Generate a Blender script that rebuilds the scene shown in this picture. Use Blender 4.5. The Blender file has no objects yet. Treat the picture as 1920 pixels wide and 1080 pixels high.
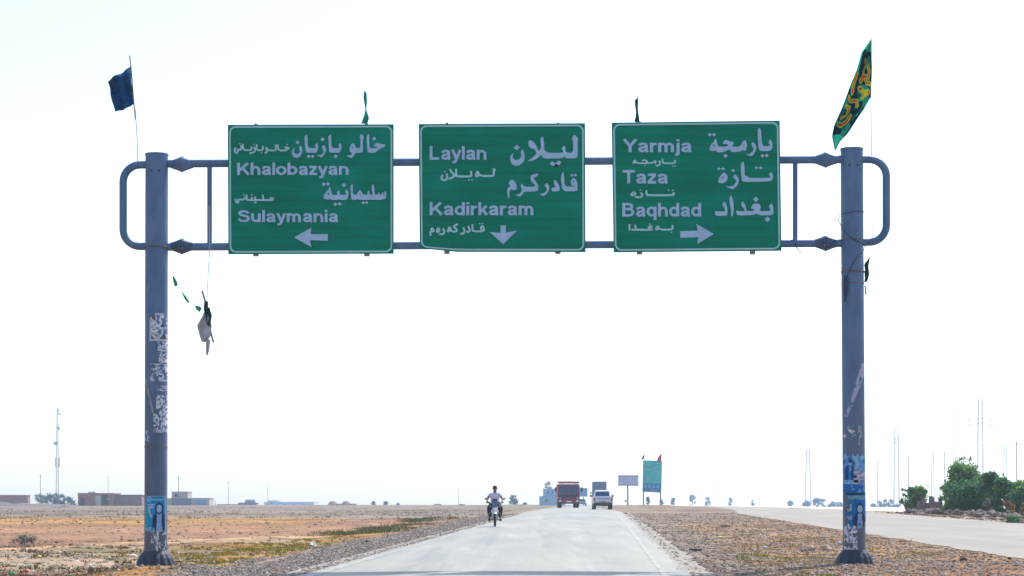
import bpy, bmesh, math, random
import numpy as np
from mathutils import Vector, Matrix, noise as mnoise

random.seed(7); rng = np.random.default_rng(7)
SC = bpy.context.scene
COL = bpy.context.collection
R = math.radians

# ------------------------------------------------------------------ camera, sky, sun, exposure
F = 4000.0                     # focal length in pixels of a 1920 px wide frame
CZ = 1.5                       # eye height
cam_d = bpy.data.cameras.new('camera'); cam_d.sensor_width = 36.0; cam_d.lens = F/1920*36.0
cam_d.shift_y = 406/1920; cam_d.clip_start = 0.5; cam_d.clip_end = 30000
cam = bpy.data.objects.new('camera', cam_d); COL.objects.link(cam)
cam.location = (0, 0, CZ); cam.rotation_euler = (R(90), 0, 0)
SC.camera = cam
SUNV = Vector((.42, .635, 1.0)).normalized()      # towards the sun
elev = math.asin(SUNV.z); azi = math.atan2(SUNV.x, SUNV.y)
w = bpy.data.worlds.new('World'); SC.world = w; w.use_nodes = True
nt = w.node_tree; bg = nt.nodes['Background']
sky = nt.nodes.new('ShaderNodeTexSky'); sky.sky_type = 'NISHITA'; sky.sun_disc = False
sky.sun_elevation = elev; sky.sun_rotation = azi
sky.air_density = 1.0; sky.dust_density = 1.4; sky.ozone_density = 1.0
nt.links.new(sky.outputs[0], bg.inputs[0]); bg.inputs[1].default_value = 0.15
sd = bpy.data.lights.new('sun', 'SUN'); sd.energy = 3.6; sd.angle = R(0.5); sd.color = (1, .95, .87)
so = bpy.data.objects.new('sun', sd); COL.objects.link(so)
so.rotation_euler = (-SUNV).to_track_quat('-Z', 'Y').to_euler()
SC.view_settings.view_transform = 'Standard'; SC.view_settings.look = 'None'
SC.view_settings.gamma = 1; SC.view_settings.exposure = 0.75
SC.view_settings.use_curve_mapping = False
SC.cycles.use_denoising = True
SC.cycles.max_bounces = 8; SC.cycles.transparent_max_bounces = 16; SC.cycles.volume_bounces = 2

# ------------------------------------------------------------------ place: heights and distances
def P(px, py, Y):              # a point that the photo shows at a pixel, at a known distance
    return Vector(((px-960)*Y/F, Y, CZ-(py-946)*Y/F))
def axis(y): return -.08+(y-43.5)*.0417
def sstep(a, b, t):
    t = np.clip((t-a)/(b-a), 0, 1); return t*t*(3-2*t)
def zr(y):
    y = np.asarray(y, float)
    lin = .006*y
    late = .9+(1.22-.9)*(1-np.exp(-np.clip(y-150, 0, None)/80))
    return np.where(y < 150, lin, late)
def zg(x, y):                  # natural ground
    x = np.asarray(x, float); y = np.asarray(y, float)
    u = x-axis(y); z = zr(y)
    left = sstep(3.7, 9, -u); z = z-.22*left*(1-sstep(200, 420, y))
    # right: median, then carriageway, then a plain that lies lower
    z = z+.32*np.exp(-((y-290)/90)**2)*np.exp(-((u-8)/5)**2)
    z = z-1.8*sstep(27, 70, u)*sstep(150, 600, y)
    z = z-.05*sstep(3.6, 4.4, np.abs(u))*sstep(11.2, 9.5, np.abs(u))
    m = ((u < -6) | ((u > 4.4) & (u < 11.0)) | (u > 22.4)).astype(float)
    z = z+m*(.05*np.sin(x*.9+np.sin(y*.4)*1.3)*np.sin(y*.55+x*.2)+.03*np.sin(x*2.3+y*1.1)*np.sin(y*1.7))
    for fx, fz in ((-7.26, .275), (6.98, .305)):      # soil heaped level round the feet of the posts
        k = np.exp(-((x-fx)**2/1.7**2+(y-43.3)**2/2.6**2)**1.3); z = z+(fz-z)*k
    far = sstep(6, 20, -u)
    z = z+far*.5*np.exp(-((y-450)/45)**2)*np.clip(np.sin(x*.035+.9)+.5*np.sin(x*.11), 0, 1.2)
    z = z+far*.12*np.exp(-((y-112)/5)**2)*(np.sin(x*.2)+1)*.6
    return z
def G(x, y): return float(zg(x, y))

# ------------------------------------------------------------------ materials
MATS = {}
def mat(name, base, rough=.6, metal=0.0, var=0.0, scale=8.0, bump=0.0, bscale=60.0, second=None, stretch=None, spec=.5, attr=False, detail=5, trans=0.0):
    if name in MATS: return MATS[name]
    m = bpy.data.materials.new(name); m.use_nodes = True; n = m.node_tree.nodes; l = m.node_tree.links
    b = n['Principled BSDF']; b.inputs['Roughness'].default_value = rough; b.inputs['Metallic'].default_value = metal
    b.inputs['Specular IOR Level'].default_value = spec
    if trans: b.inputs['Transmission Weight'].default_value = trans
    g = n.new('ShaderNodeNewGeometry')
    mp = n.new('ShaderNodeMapping'); l.new(g.outputs['Position'], mp.inputs[0])
    if stretch: mp.inputs['Scale'].default_value = stretch
    src = None
    if attr:
        a = n.new('ShaderNodeAttribute'); a.attribute_name = 'col'; src = a.outputs['Color']
    if var or second:
        t = n.new('ShaderNodeTexNoise'); t.inputs['Scale'].default_value = scale; t.inputs['Detail'].default_value = detail; t.inputs['Roughness'].default_value = .65
        l.new(mp.outputs[0], t.inputs['Vector'])
        r = n.new('ShaderNodeMapRange'); r.inputs[1].default_value = .35; r.inputs[2].default_value = .65
        l.new(t.outputs[0], r.inputs[0])
        mx = n.new('ShaderNodeMix'); mx.data_type = 'RGBA'; l.new(r.outputs[0], mx.inputs[0])
        if src is not None:
            h = n.new('ShaderNodeHueSaturation'); l.new(src, h.inputs['Color']); h.inputs['Value'].default_value = 1-var
            h2 = n.new('ShaderNodeHueSaturation'); l.new(src, h2.inputs['Color']); h2.inputs['Value'].default_value = 1+var
            l.new(h.outputs[0], mx.inputs[6]); l.new(h2.outputs[0], mx.inputs[7])
        else:
            c2 = second or tuple(min(1, c*(1+var)) for c in base); c1 = base if second else tuple(c*(1-var) for c in base)
            mx.inputs[6].default_value = (*c1, 1); mx.inputs[7].default_value = (*c2, 1)
        src = mx.outputs[2]
    if src is not None: l.new(src, b.inputs['Base Color'])
    else: b.inputs['Base Color'].default_value = (*base, 1)
    if bump:
        t2 = n.new('ShaderNodeTexNoise'); t2.inputs['Scale'].default_value = bscale; t2.inputs['Detail'].default_value = 4
        l.new(mp.outputs[0], t2.inputs['Vector'])
        bp = n.new('ShaderNodeBump'); bp.inputs['Strength'].default_value = bump; bp.inputs['Distance'].default_value = .02
        l.new(t2.outputs[0], bp.inputs['Height']); l.new(bp.outputs[0], b.inputs['Normal'])
    MATS[name] = m; return m

steel = mat('galvanised_steel', (.065, .13, .25), .55, .2, second=(.11, .19, .33), scale=3.0, bump=.15, bscale=30, stretch=(1, 1, .35))
steel_dark = mat('dark_weathered_steel', (.014, .024, .052), .6, .1, second=(.04, .052, .085), scale=7, bump=.2, stretch=(1, 1, .3))
sign_green = mat('sign_green', (.0, .175, .10), .6, 0, second=(.0, .24, .15), scale=.9, stretch=(.5, 1, 3), spec=.04)
sign_edge = mat('sign_edge_green', (.0, .3, .24), .5)
lett = mat('reflective_lettering', (.35, .49, .68), .5, 0, var=.08, scale=5)
lett_small = mat('reflective_small_lettering', (.36, .6, .64), .5, 0, var=.08, scale=5)
alu = mat('bracket_metal', (.2, .2, .22), .5, .4, var=.2)
wire_m = mat('wire_black', (.02, .02, .025), .6)
string_m = mat('pale_string', (.45, .42, .4), .8)
wood_m = mat('wooden_stick', (.3, .2, .14), .8, var=.25, scale=20)
cloth_blue = mat('navy_cloth', (.008, .07, .2), .9, var=.45, scale=4, spec=.1)
cloth_green = mat('green_cloth', (.01, .3, .18), .9, var=.4, scale=6, spec=.1)
cloth_dgreen = mat('dark_green_cloth', (.01, .07, .05), .9, var=.4, scale=9, spec=.1)
cloth_grey = mat('faded_grey_cloth', (.42, .42, .48), .9, var=.15, scale=9, spec=.1)
cloth_red = mat('red_cloth', (.65, .01, .04), .9, var=.2, spec=.1)
cloth_slate = mat('slate_cloth', (.05, .07, .11), .9, spec=.1)
print_m = mat('printed_paper', (1, 1, 1), .6, attr=True, var=.12, scale=14, spec=.2)
flag_m = mat('printed_flag_cloth', (1, 1, 1), .85, attr=True, var=.12, scale=10, spec=.1)
soil = mat('soil', (1, 1, 1), .95, attr=True, var=.36, scale=5, bump=.6, bscale=9, spec=.1, detail=9)
stone_m = mat('gravel_stone', (1, 1, 1), .9, attr=True, var=.12, scale=20, spec=.2)
asph = mat('old_asphalt', (.175, .182, .16), .6, 0, second=(.25, .245, .21), scale=.3, stretch=(1.3, .22, 1), bump=.12, bscale=70, spec=.45, detail=8)
asph2 = mat('pale_asphalt', (.185, .165, .14), .75, 0, second=(.24, .215, .18), scale=.4, stretch=(1, .15, 1), bump=.15, bscale=60, spec=.4, detail=8)
line_m = mat('worn_edge_paint', (.19, .195, .17), .6, second=(.33, .325, .29), scale=2.2, stretch=(2, .5, 1), detail=8)
dust_m = mat('dusty_road_edge', (.19, .175, .15), .85, second=(.29, .26, .22), scale=3, bump=.3, bscale=40, detail=8)
bark = mat('bark', (.09, .065, .045), .9, var=.3, scale=12)
brick_m = mat('mud_brick', (.29, .125, .115), .9, second=(.36, .18, .16), scale=1.2, bump=.3, bscale=6)
conc = mat('pale_render', (.5, .46, .42), .85, var=.12, scale=.6)
dark_open = mat('dark_doorway', (.03, .035, .05), .8)
plaster_blue = mat('blue_plaster', (.13, .3, .5), .8, var=.1, scale=.4)
block_m = mat('grey_block', (.1, .12, .2), .9, var=.2, scale=1.5)
glass = mat('dark_glass', (.012, .05, .14), .12, 0, spec=.5)
rubber = mat('rubber', (.015, .015, .018), .85)
chrome = mat('chrome', (.6, .62, .65), .25, .9)
red_p = mat('red_truck_paint', (.27, .008, .055), .35, var=.15, scale=2)
dred_p = mat('dark_red_trim', (.16, .01, .03), .5)
white_p = mat('white_vehicle_paint', (.6, .6, .68), .35, var=.05)
black_p = mat('black_plastic', (.02, .025, .035), .5)
lampglass = mat('lamp_glass', (.75, .78, .8), .15)
tail_red = mat('tail_light_red', (.5, .01, .02), .25)
tarp = mat('blue_grey_truck_body', (.07, .11, .2), .6, var=.2)
skin = mat('skin', (.2, .09, .055), .6)
hair_m = mat('black_hair', (.02, .013, .012), .7)
shirt_m = mat('white_shirt', (.62, .58, .78), .8, var=.06)
trou_m = mat('dark_trousers', (.012, .016, .035), .85)
lat_m = mat('lattice_steel', (.05, .05, .08), .8)
pole_m = mat('utility_pole_steel', (.14, .12, .13), .8)
plate_m = mat('number_plate', (.35, .3, .12), .5)
board_m = mat('pale_billboard', (.42, .43, .6), .7, var=.12, scale=1.2)
litter_w = mat('white_plastic_litter', (.75, .75, .75), .5)
def leafmat(name, c1, c2, tr=.0):
    m = mat(name, c1, .6, 0, second=c2, scale=1.3, spec=.3, detail=3)
    n = m.node_tree.nodes; l = m.node_tree.links; b = n['Principled BSDF']; t = n.new('ShaderNodeBsdfTranslucent')
    src = b.inputs['Base Color'].links[0].from_socket; l.new(src, t.inputs[0])
    mx = n.new('ShaderNodeMixShader'); mx.inputs[0].default_value = .45; l.new(b.outputs[0], mx.inputs[1]); l.new(t.outputs[0], mx.inputs[2]); l.new(mx.outputs[0], n['Material Output'].inputs[0])
    return m
leaf = leafmat('tree_leaves', (.06, .19, .07), (.22, .36, .09))
leaf_y = leafmat('young_leaves', (.1, .18, .05), (.2, .26, .07))
leaf_haze = leafmat('haze_blue_leaves', (.02, .1, .19), (.04, .14, .22))  # far trees: the blue of the haze is painted into the leaf colour
leaf_d = leafmat('deep_leaves', (.03, .14, .08), (.1, .24, .09))
leaf_r = leafmat('red_leaves', (.2, .085, .06), (.3, .14, .09))
leaf_g = leafmat('grey_shrub_leaves', (.12, .12, .1), (.2, .19, .16))

# ------------------------------------------------------------------ mesh helpers (all take world coordinates)
class MB:
    def __init__(s): s.v = []; s.f = []
    def add(s, vs, fs):
        o = len(s.v); s.v += [tuple(v) for v in vs]; s.f += [tuple(i+o for i in f) for f in fs]
    def box(s, c, d, rot=None, taper=1.0):
        cx, cy, cz = c; a, b, h = d[0]/2, d[1]/2, d[2]/2; vs = []
        for z, t in ((-h, 1), (h, taper)):
            for x, y in ((-a, -b), (a, -b), (a, b), (-a, b)):
                p = Vector((x*t, y*t, z))
                if rot is not None: p = rot @ p
                vs.append((p.x+cx, p.y+cy, p.z+cz))
        s.add(vs, [(3, 2, 1, 0), (4, 5, 6, 7), (0, 1, 5, 4), (1, 2, 6, 5), (2, 3, 7, 6), (3, 0, 4, 7)])
    def tube(s, pts, r, n=12, cap=True):
        pts = [Vector(p) for p in pts]; rs = r if isinstance(r, (list, tuple)) else [r]*len(pts)
        rings = []; up = Vector((0, 0, 1)); prev = None
        for i, p in enumerate(pts):
            d = (pts[min(i+1, len(pts)-1)]-pts[max(i-1, 0)]).normalized()
            if prev is None:
                a = d.cross(up if abs(d.z) < .9 else Vector((1, 0, 0))).normalized()
            else:
                a = (prev-d*prev.dot(d)).normalized()
            prev = a; b = d.cross(a)
            rings.append([p+(a*math.cos(t)+b*math.sin(t))*rs[i] for t in [2*math.pi*k/n for k in range(n)]])
        o = len(s.v)
        for rg in rings: s.v += [tuple(v) for v in rg]
        for i in range(len(rings)-1):
            for k in range(n):
                s.f.append((o+i*n+k, o+i*n+(k+1) % n, o+(i+1)*n+(k+1) % n, o+(i+1)*n+k))
        if cap:
            s.f.append(tuple(o+k for k in range(n))[::-1]); s.f.append(tuple(o+(len(rings)-1)*n+k for k in range(n)))
    def prism(s, poly, y0, y1):   # poly of (x,z), extruded along y
        n = len(poly); s.add([(x, y0, z) for x, z in poly]+[(x, y1, z) for x, z in poly],
            [tuple(range(n)), tuple(range(2*n-1, n-1, -1))]+[(i, i+n, (i+1) % n+n, (i+1) % n) for i in range(n)])
    def prismx(s, poly, x0, x1):  # poly of (y,z), extruded along x
        n = len(poly); s.add([(x0, y, z) for y, z in poly]+[(x1, y, z) for y, z in poly],
            [tuple(range(n)), tuple(range(2*n-1, n-1, -1))]+[(i, i+n, (i+1) % n+n, (i+1) % n) for i in range(n)])
    def disc(s, c, r, wd, n=20, ax='x'):   # wheel-like cylinder
        c = Vector(c); d = Vector((1, 0, 0)) if ax == 'x' else Vector((0, 1, 0))
        s.tube([c-d*wd/2, c-d*wd*.35, c+d*wd*.35, c+d*wd/2], [r*.9, r, r, r*.9], n)
def link(name, me, m, parent=None, smooth=False, bevel=0, org=None):
    o = bpy.data.objects.new(name, me); COL.objects.link(o)
    if m is not None: me.materials.append(m)
    if smooth: me.shade_smooth()
    if bevel:
        b = o.modifiers.new('bevel', 'BEVEL'); b.width = bevel; b.segments = 2; b.limit_method = 'ANGLE'
    if parent is not None: o.parent = parent
    return o
def wloc(o):
    v = Vector((0, 0, 0))
    while o is not None: v += o.location; o = o.parent
    return v
def obj(name, mb, m, parent=None, smooth=False, bevel=0, org=None, fix=True):
    base = wloc(parent) if parent is not None else Vector(org or (0, 0, 0))
    me = bpy.data.meshes.new(name)
    me.from_pydata([(v[0]-base.x, v[1]-base.y, v[2]-base.z) for v in mb.v], [], mb.f); me.update()
    if fix:
        bm = bmesh.new(); bm.from_mesh(me); bmesh.ops.recalc_face_normals(bm, faces=bm.faces); bm.to_mesh(me); bm.free()
    if smooth:
        me.shade_smooth()
    o = link(name, me, m, parent, False, bevel)
    if parent is None: o.location = base
    if smooth == 'auto':
        pass
    return o
def flatcaps(o, ang=40):
    o.data.set_sharp_from_angle(angle=R(ang)); return o
def thing(name, label, cat, loc=(0, 0, 0), group=None):
    o = bpy.data.objects.new(name, None); COL.objects.link(o); o.location = loc; o.empty_display_size = .2
    o['label'] = label; o['category'] = cat
    if group: o['group'] = group
    return o
def tag(o, label, cat, group=None):
    o['label'] = label; o['category'] = cat
    if group: o['group'] = group
    return o
def structure(o): o['kind'] = 'structure'; return o
def stuff(o): o['kind'] = 'stuff'; return o
def tagstuff(o, label, cat):
    o['kind'] = 'stuff'; o['label'] = label; o['category'] = cat; return o
def setcol(me, cols):          # per-face colours -> corner attribute 'col'
    a = me.color_attributes.new('col', 'FLOAT_COLOR', 'CORNER')
    cnt = np.zeros(len(me.polygons), dtype=np.int32); me.polygons.foreach_get('loop_total', cnt)
    c = np.repeat(np.asarray(cols, dtype=np.float32), cnt, axis=0)
    c = np.concatenate([c, np.ones((len(c), 1), np.float32)], 1)
    a.data.foreach_set('color', c.ravel())
def bulkmesh(name, V, Fq):     # numpy arrays, constant face size
    me = bpy.data.meshes.new(name); V = np.asarray(V, np.float32); Fq = np.asarray(Fq, np.int32)
    k = Fq.shape[1]; me.vertices.add(len(V)); me.vertices.foreach_set('co', V.ravel())
    me.loops.add(Fq.size); me.loops.foreach_set('vertex_index', Fq.ravel())
    me.polygons.add(len(Fq)); me.polygons.foreach_set('loop_start', np.arange(0, Fq.size, k, dtype=np.int32))
    me.polygons.foreach_set('loop_total', np.full(len(Fq), k, np.int32)); me.update(calc_edges=True); me.validate()
    return me

# ------------------------------------------------------------------ ground
def grid_surface(us, ys, zoff, zfun, inroad=True):
    U, Y = np.meshgrid(us, ys); X = axis(Y)+U if inroad else U
    Z = zfun(X, Y)+zoff
    V = np.stack([X, Y, Z], -1).reshape(-1, 3); nu = len(us); ny = len(ys)
    i = np.arange((ny-1)*(nu-1)); r = i//(nu-1); c = i % (nu-1); a = r*nu+c
    return V, np.stack([a, a+1, a+nu+1, a+nu], -1), U, Y, X
def geo(a, b, n): return list(np.geomspace(a, b, n))
ys = list(np.arange(-30, 30, 3.0))+list(np.arange(30, 75, .3))+list(np.arange(75, 160, .8))+list(np.arange(160, 340, 4))+geo(340, 2650, 45)
us_c = list(np.arange(-34, 34.1, .34))
us = [-v for v in geo(34.6, 1500, 40)][::-1]+us_c+geo(34.6, 1500, 40)
V, Fq, U, Y, X = grid_surface(us, ys, 0, lambda x, y: zg(x, y)-.012)
me = bulkmesh('ground', V, Fq)
def vnoise(x, y, s, seed=0):   # cheap smooth value noise
    x = x/s+seed*17.3; y = y/s+seed*9.1; xi = np.floor(x); yi = np.floor(y); fx = x-xi; fy = y-yi
    h = lambda a, b: (np.sin(a*127.1+b*311.7+seed*7.7)*43758.5453) % 1
    fx = fx*fx*(3-2*fx); fy = fy*fy*(3-2*fy)
    return (h(xi, yi)*(1-fx)+h(xi+1, yi)*fx)*(1-fy)+(h(xi, yi+1)*(1-fx)+h(xi+1, yi+1)*fx)*fy
def fbm(x, y, s, seed=0): return .5*vnoise(x, y, s, seed)+.3*vnoise(x, y, s/2.3, seed+1)+.2*vnoise(x, y, s/5, seed+2)
def soilcol(x, y):
    u = x-axis(y); n1 = fbm(x, y, 4, 1); n2 = fbm(x, y, 1.2, 5); n3 = fbm(x, y, 14, 9)
    c = lambda *a: np.array(a, float)
    def mixc(A, B, t): return A+(B-A)*np.asarray(t)[..., None]
    sh = x.shape
    base = np.broadcast_to(c(.345, .215, .155), sh+(3,)).copy()            # brown-pink field
    gold = c(.50, .32, .11); pale = c(.60, .44, .30); grav = c(.28, .245, .235); scrub = c(.44, .25, .08)
    stony = c(.42, .34, .275); brown = c(.27, .14, .085); grey = c(.28, .25, .26); green = c(.16, .17, .075)
    wob = (n1-.5)*5
    L = base
    L = mixc(L, pale*.0+c(.36, .235, .17), sstep(.5, .7, n2)*.6)
    L = mixc(L, gold*.92, sstep(94, 122, y+wob*7)*sstep(12, 17, -u)*.75*sstep(.3, .6, n3+.1))
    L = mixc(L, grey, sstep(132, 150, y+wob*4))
    L = mixc(L, green, sstep(150, 170, y)*sstep(.58, .66, fbm(x/3, y, 5, 3))*.55)
    dp = y-(62+np.clip(x+15, -6, 30)*3.0)
    L = mixc(L, pale, sstep(4.2+wob*.2, 2.2+wob*.2, np.abs(dp-2)))
    near = sstep(-1.2, -3.2, dp)
    L = mixc(L, stony, near*.9)
    L = mixc(L, scrub, near*sstep(.47, .56, n1)*.95)
    L = mixc(L, green, near*sstep(.56, .7, n3)*.6*sstep(.4, .6, n2))
    L = mixc(L, brown, np.maximum(sstep(49, 44.5, y+wob*.9+(x+10)*.25)*.85, .8*np.exp(-((x+7.6)**2/2.2**2+(y-42.6)**2/3**2)))*sstep(.2, .6, n2+.25))
    strip = sstep(9.8+wob*.4, 8.2+wob*.3, -u)*sstep(36, 44, y)*sstep(112, 80, y)
    L = mixc(L, scrub, strip*.85)
    L = mixc(L, c(.38, .33, .09), strip*sstep(.5, .65, n1)*.7)
    L = mixc(L, grav, sstep(7.1+(n1-.5)*1.2, 6.1+(n1-.5)*1.2, -u))
    Rr = mixc(np.broadcast_to(c(.335, .23, .175), sh+(3,)).copy(), c(.43, .28, .15), sstep(.5, .7, n1))
    Rr = mixc(Rr, c(.38, .33, .12), sstep(.6, .72, fbm(x, y*.5, 2.5, 21))*sstep(60, 45, y)*.8)
    Rr = mixc(Rr, grav, sstep(6.3+wob*.3, 4.6+wob*.3, u))
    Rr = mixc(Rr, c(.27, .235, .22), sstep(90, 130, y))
    Rr = mixc(Rr, c(.33, .19, .12), sstep(45, 41, y+wob*.3+(u-6)*-.3)*sstep(5, 9, u))
    Rr = mixc(Rr, c(.36, .21, .13), sstep(.42, .3, fbm(x, y, 3, 71))*.8*sstep(5, 7, u))
    Rr = mixc(Rr, c(.48, .41, .33), sstep(21.5, 23, u)*.9)
    Rr = mixc(Rr, c(1.0, 1.05, 1.3), sstep(150, 185, y)*sstep(23, 26, u))  # far right plain: white of mirage and haze put into the soil colour
    C = np.where((u > 0)[..., None], Rr, L)
    C = C*np.array([.73, .66, .535])
    band = .62+.76*fbm(x/3.5, y, 6, 44)*1.0
    streak = sstep(.56, .68, fbm(x/6, y, 3.2, 47))*(np.abs(u) > 6.5)*(y > 64)
    C = C*(1-streak[..., None]*np.array([.28, .34, .3]))
    return C*(.7+.6*fbm(x, y, .7, 30))[..., None]*band[..., None]
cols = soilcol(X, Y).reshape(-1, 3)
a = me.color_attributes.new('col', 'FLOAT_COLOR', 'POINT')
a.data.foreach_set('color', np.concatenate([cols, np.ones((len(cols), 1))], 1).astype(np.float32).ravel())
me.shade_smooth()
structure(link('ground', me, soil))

yr = list(np.arange(-30, 160, 1.2))+list(np.arange(160, 420, 5))+geo(420, 2600, 30)
def crown(u0, wd): return lambda x, y: zr(y)+.03*(1-((x-axis(y)-u0)/wd)**2)
def sheet(name, u0, u1, off, m, cr, wob0=0, wob1=0, n=7, seed=0, y0=None, y1=None):
    yy = np.array([y for y in yr if (y0 is None or y >= y0) and (y1 is None or y <= y1)])
    if wob0 or wob1:
        yy = np.array(sorted(set(list(yy[yy > 150])+list(np.arange(-30, 150, .35)))))
    t = np.linspace(0, 1, n); rowsU = []
    for y in yy:
        a = u0+wob0*(mnoise.noise(Vector((y*.35, seed, 0)))+.5*mnoise.noise(Vector((y*1.4, seed, 3)))); b = u1+wob1*(mnoise.noise(Vector((y*.35, seed+9, 0)))+.5*mnoise.noise(Vector((y*1.4, seed+9, 3))))
        rowsU.append(a+(b-a)*t)
    Uu = np.array(rowsU); YY = np.repeat(yy[:, None], n, 1); XX = axis(YY)+Uu; Z = cr(XX, YY)+off
    Vv = np.stack([XX, YY, Z], -1).reshape(-1, 3); i = np.arange((len(yy)-1)*(n-1)); r = i//(n-1); c = i % (n-1); a = r*n+c
    mm = bulkmesh(name, Vv, np.stack([a, a+1, a+n+1, a+n], -1)); mm.shade_smooth()
    return structure(link(name, mm, m))
def seam(m):
    n = m.node_tree.nodes; l = m.node_tree.links; b = n['Principled BSDF']; src = b.inputs['Base Color'].links[0].from_socket
    g = n.new('ShaderNodeNewGeometry'); mp = n.new('ShaderNodeMapping'); mp.inputs['Scale'].default_value = (.5, 1, 4); l.new(g.outputs['Position'], mp.inputs[0])
    wv = n.new('ShaderNodeTexWave'); wv.bands_direction = 'Z'; wv.inputs['Scale'].default_value = .42; wv.inputs['Distortion'].default_value = .35; wv.inputs['Detail'].default_value = 2; l.new(mp.outputs[0], wv.inputs['Vector'])
    r = n.new('ShaderNodeMapRange'); r.inputs[1].default_value = .0; r.inputs[2].default_value = .12; r.inputs[3].default_value = .35; r.inputs[4].default_value = 0; l.new(wv.outputs[1], r.inputs[0])
    x = n.new('ShaderNodeMix'); x.data_type = 'RGBA'; l.new(r.outputs[0], x.inputs[0]); l.new(src, x.inputs[6]); x.inputs[7].default_value = (.01, .1, .075, 1)
    t = n.new('ShaderNodeTexNoise'); t.inputs['Scale'].default_value = 1.1; t.inputs['Detail'].default_value = 7; l.new(g.outputs['Position'], t.inputs['Vector'])
    r2 = n.new('ShaderNodeMapRange'); r2.inputs[1].default_value = .5; r2.inputs[2].default_value = .8; r2.inputs[4].default_value = .5; l.new(t.outputs[0], r2.inputs[0])
    y = n.new('ShaderNodeMix'); y.data_type = 'RGBA'; l.new(r2.outputs[0], y.inputs[0]); l.new(x.outputs[2], y.inputs[6]); y.inputs[7].default_value = (.0, .3, .27, 1); l.new(y.outputs[2], b.inputs['Base Color'])
seam(sign_green)
def add_wear(m, c, sc, stretch, lo=.5, hi=.72):
    n = m.node_tree.nodes; l = m.node_tree.links; b = n['Principled BSDF']; src = b.inputs['Base Color'].links[0].from_socket
    g = n.new('ShaderNodeNewGeometry'); mp = n.new('ShaderNodeMapping'); mp.inputs['Scale'].default_value = stretch; mp.inputs['Rotation'].default_value = (0, 0, R(2.4)); l.new(g.outputs['Position'], mp.inputs[0])
    t = n.new('ShaderNodeTexNoise'); t.inputs['Scale'].default_value = sc; t.inputs['Detail'].default_value = 9; t.inputs['Roughness'].default_value = .7; l.new(mp.outputs[0], t.inputs['Vector'])
    r = n.new('ShaderNodeMapRange'); r.inputs[1].default_value = lo; r.inputs[2].default_value = hi; r.inputs[4].default_value = .75; l.new(t.outputs[0], r.inputs[0])
    x = n.new('ShaderNodeMix'); x.data_type = 'RGBA'; l.new(r.outputs[0], x.inputs[0]); l.new(src, x.inputs[6]); x.inputs[7].default_value = (*c, 1); l.new(x.outputs[2], b.inputs['Base Color'])
add_wear(asph, (.31, .3, .26), 1.0, (1.1, .07, 1)); add_wear(asph, (.10, .11, .115), .8, (1.6, .05, 1), .53, .78); add_wear(asph, (.36, .36, .33), .7, (1, .35, 1), .62, .7)
add_wear(asph2, (.27, .25, .21), 1.0, (1.0, .08, 1)); add_wear(asph2, (.15, .14, .13), .8, (1.2, .05, 1), .56, .8)
def grime(m):
    n = m.node_tree.nodes; l = m.node_tree.links; b = n['Principled BSDF']; src = b.inputs['Base Color'].links[0].from_socket
    g = n.new('ShaderNodeNewGeometry'); sx = n.new('ShaderNodeSeparateXYZ'); l.new(g.outputs['Position'], sx.inputs[0])
    mp = n.new('ShaderNodeMapping'); mp.inputs['Scale'].default_value = (5, 5, .6); l.new(g.outputs['Position'], mp.inputs[0])
    t = n.new('ShaderNodeTexNoise'); t.inputs['Scale'].default_value = 1.4; t.inputs['Detail'].default_value = 8; l.new(mp.outputs[0], t.inputs['Vector'])
    r = n.new('ShaderNodeMapRange'); r.inputs[1].default_value = 5.2; r.inputs[2].default_value = .4; l.new(sx.outputs[2], r.inputs[0])
    r2 = n.new('ShaderNodeMapRange'); r2.inputs[1].default_value = .3; r2.inputs[2].default_value = .7; r2.inputs[3].default_value = .35; l.new(t.outputs[0], r2.inputs[0])
    mu = n.new('ShaderNodeMath'); mu.operation = 'MULTIPLY'; l.new(r.outputs[0], mu.inputs[0]); l.new(r2.outputs[0], mu.inputs[1])
    x = n.new('ShaderNodeMix'); x.data_type = 'RGBA'; l.new(mu.outputs[0], x.inputs[0]); l.new(src, x.inputs[6]); x.inputs[7].default_value = (.105, .088, .085, 1)
    t2 = n.new('ShaderNodeTexNoise'); t2.inputs['Scale'].default_value = 6; t2.inputs['Detail'].default_value = 6; l.new(mp.outputs[0], t2.inputs['Vector'])
    r3 = n.new('ShaderNodeMapRange'); r3.inputs[1].default_value = .62; r3.inputs[2].default_value = .72; r3.inputs[4].default_value = .55; l.new(t2.outputs[0], r3.inputs[0])
    y = n.new('ShaderNodeMix'); y.data_type = 'RGBA'; l.new(r3.outputs[0], y.inputs[0]); l.new(x.outputs[2], y.inputs[6]); y.inputs[7].default_value = (.13, .1, .095, 1)
    l.new(y.outputs[2], b.inputs['Base Color'])
grime(steel)
cr0 = crown(0, 3.6)
sheet('road_edge', -3.95, 3.95, -.004, dust_m, lambda x, y: zr(y)+.03*(1-np.clip(np.abs((x-axis(y))/3.6), 0, 1.1)**2), .15, .2, 9, 3)
sheet('road', -3.45, 3.45, .004, asph, cr0, .12, .18, 15, 1)
sheet('road_edge_line', -3.24, -3.15, .010, line_m, cr0, .03, .03, 3, 2)
sheet('road_edge_line', 2.98, 3.08, .010, line_m, cr0, .03, .03, 3, 2)
cr1 = lambda x, y: zr(y)+.02*(1-((x-axis(y)-16.5)/6)**2)
sheet('second_carriageway', 11.3, 21.8, -.001, asph2, cr1, .35, .3, 9, 6)

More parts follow.
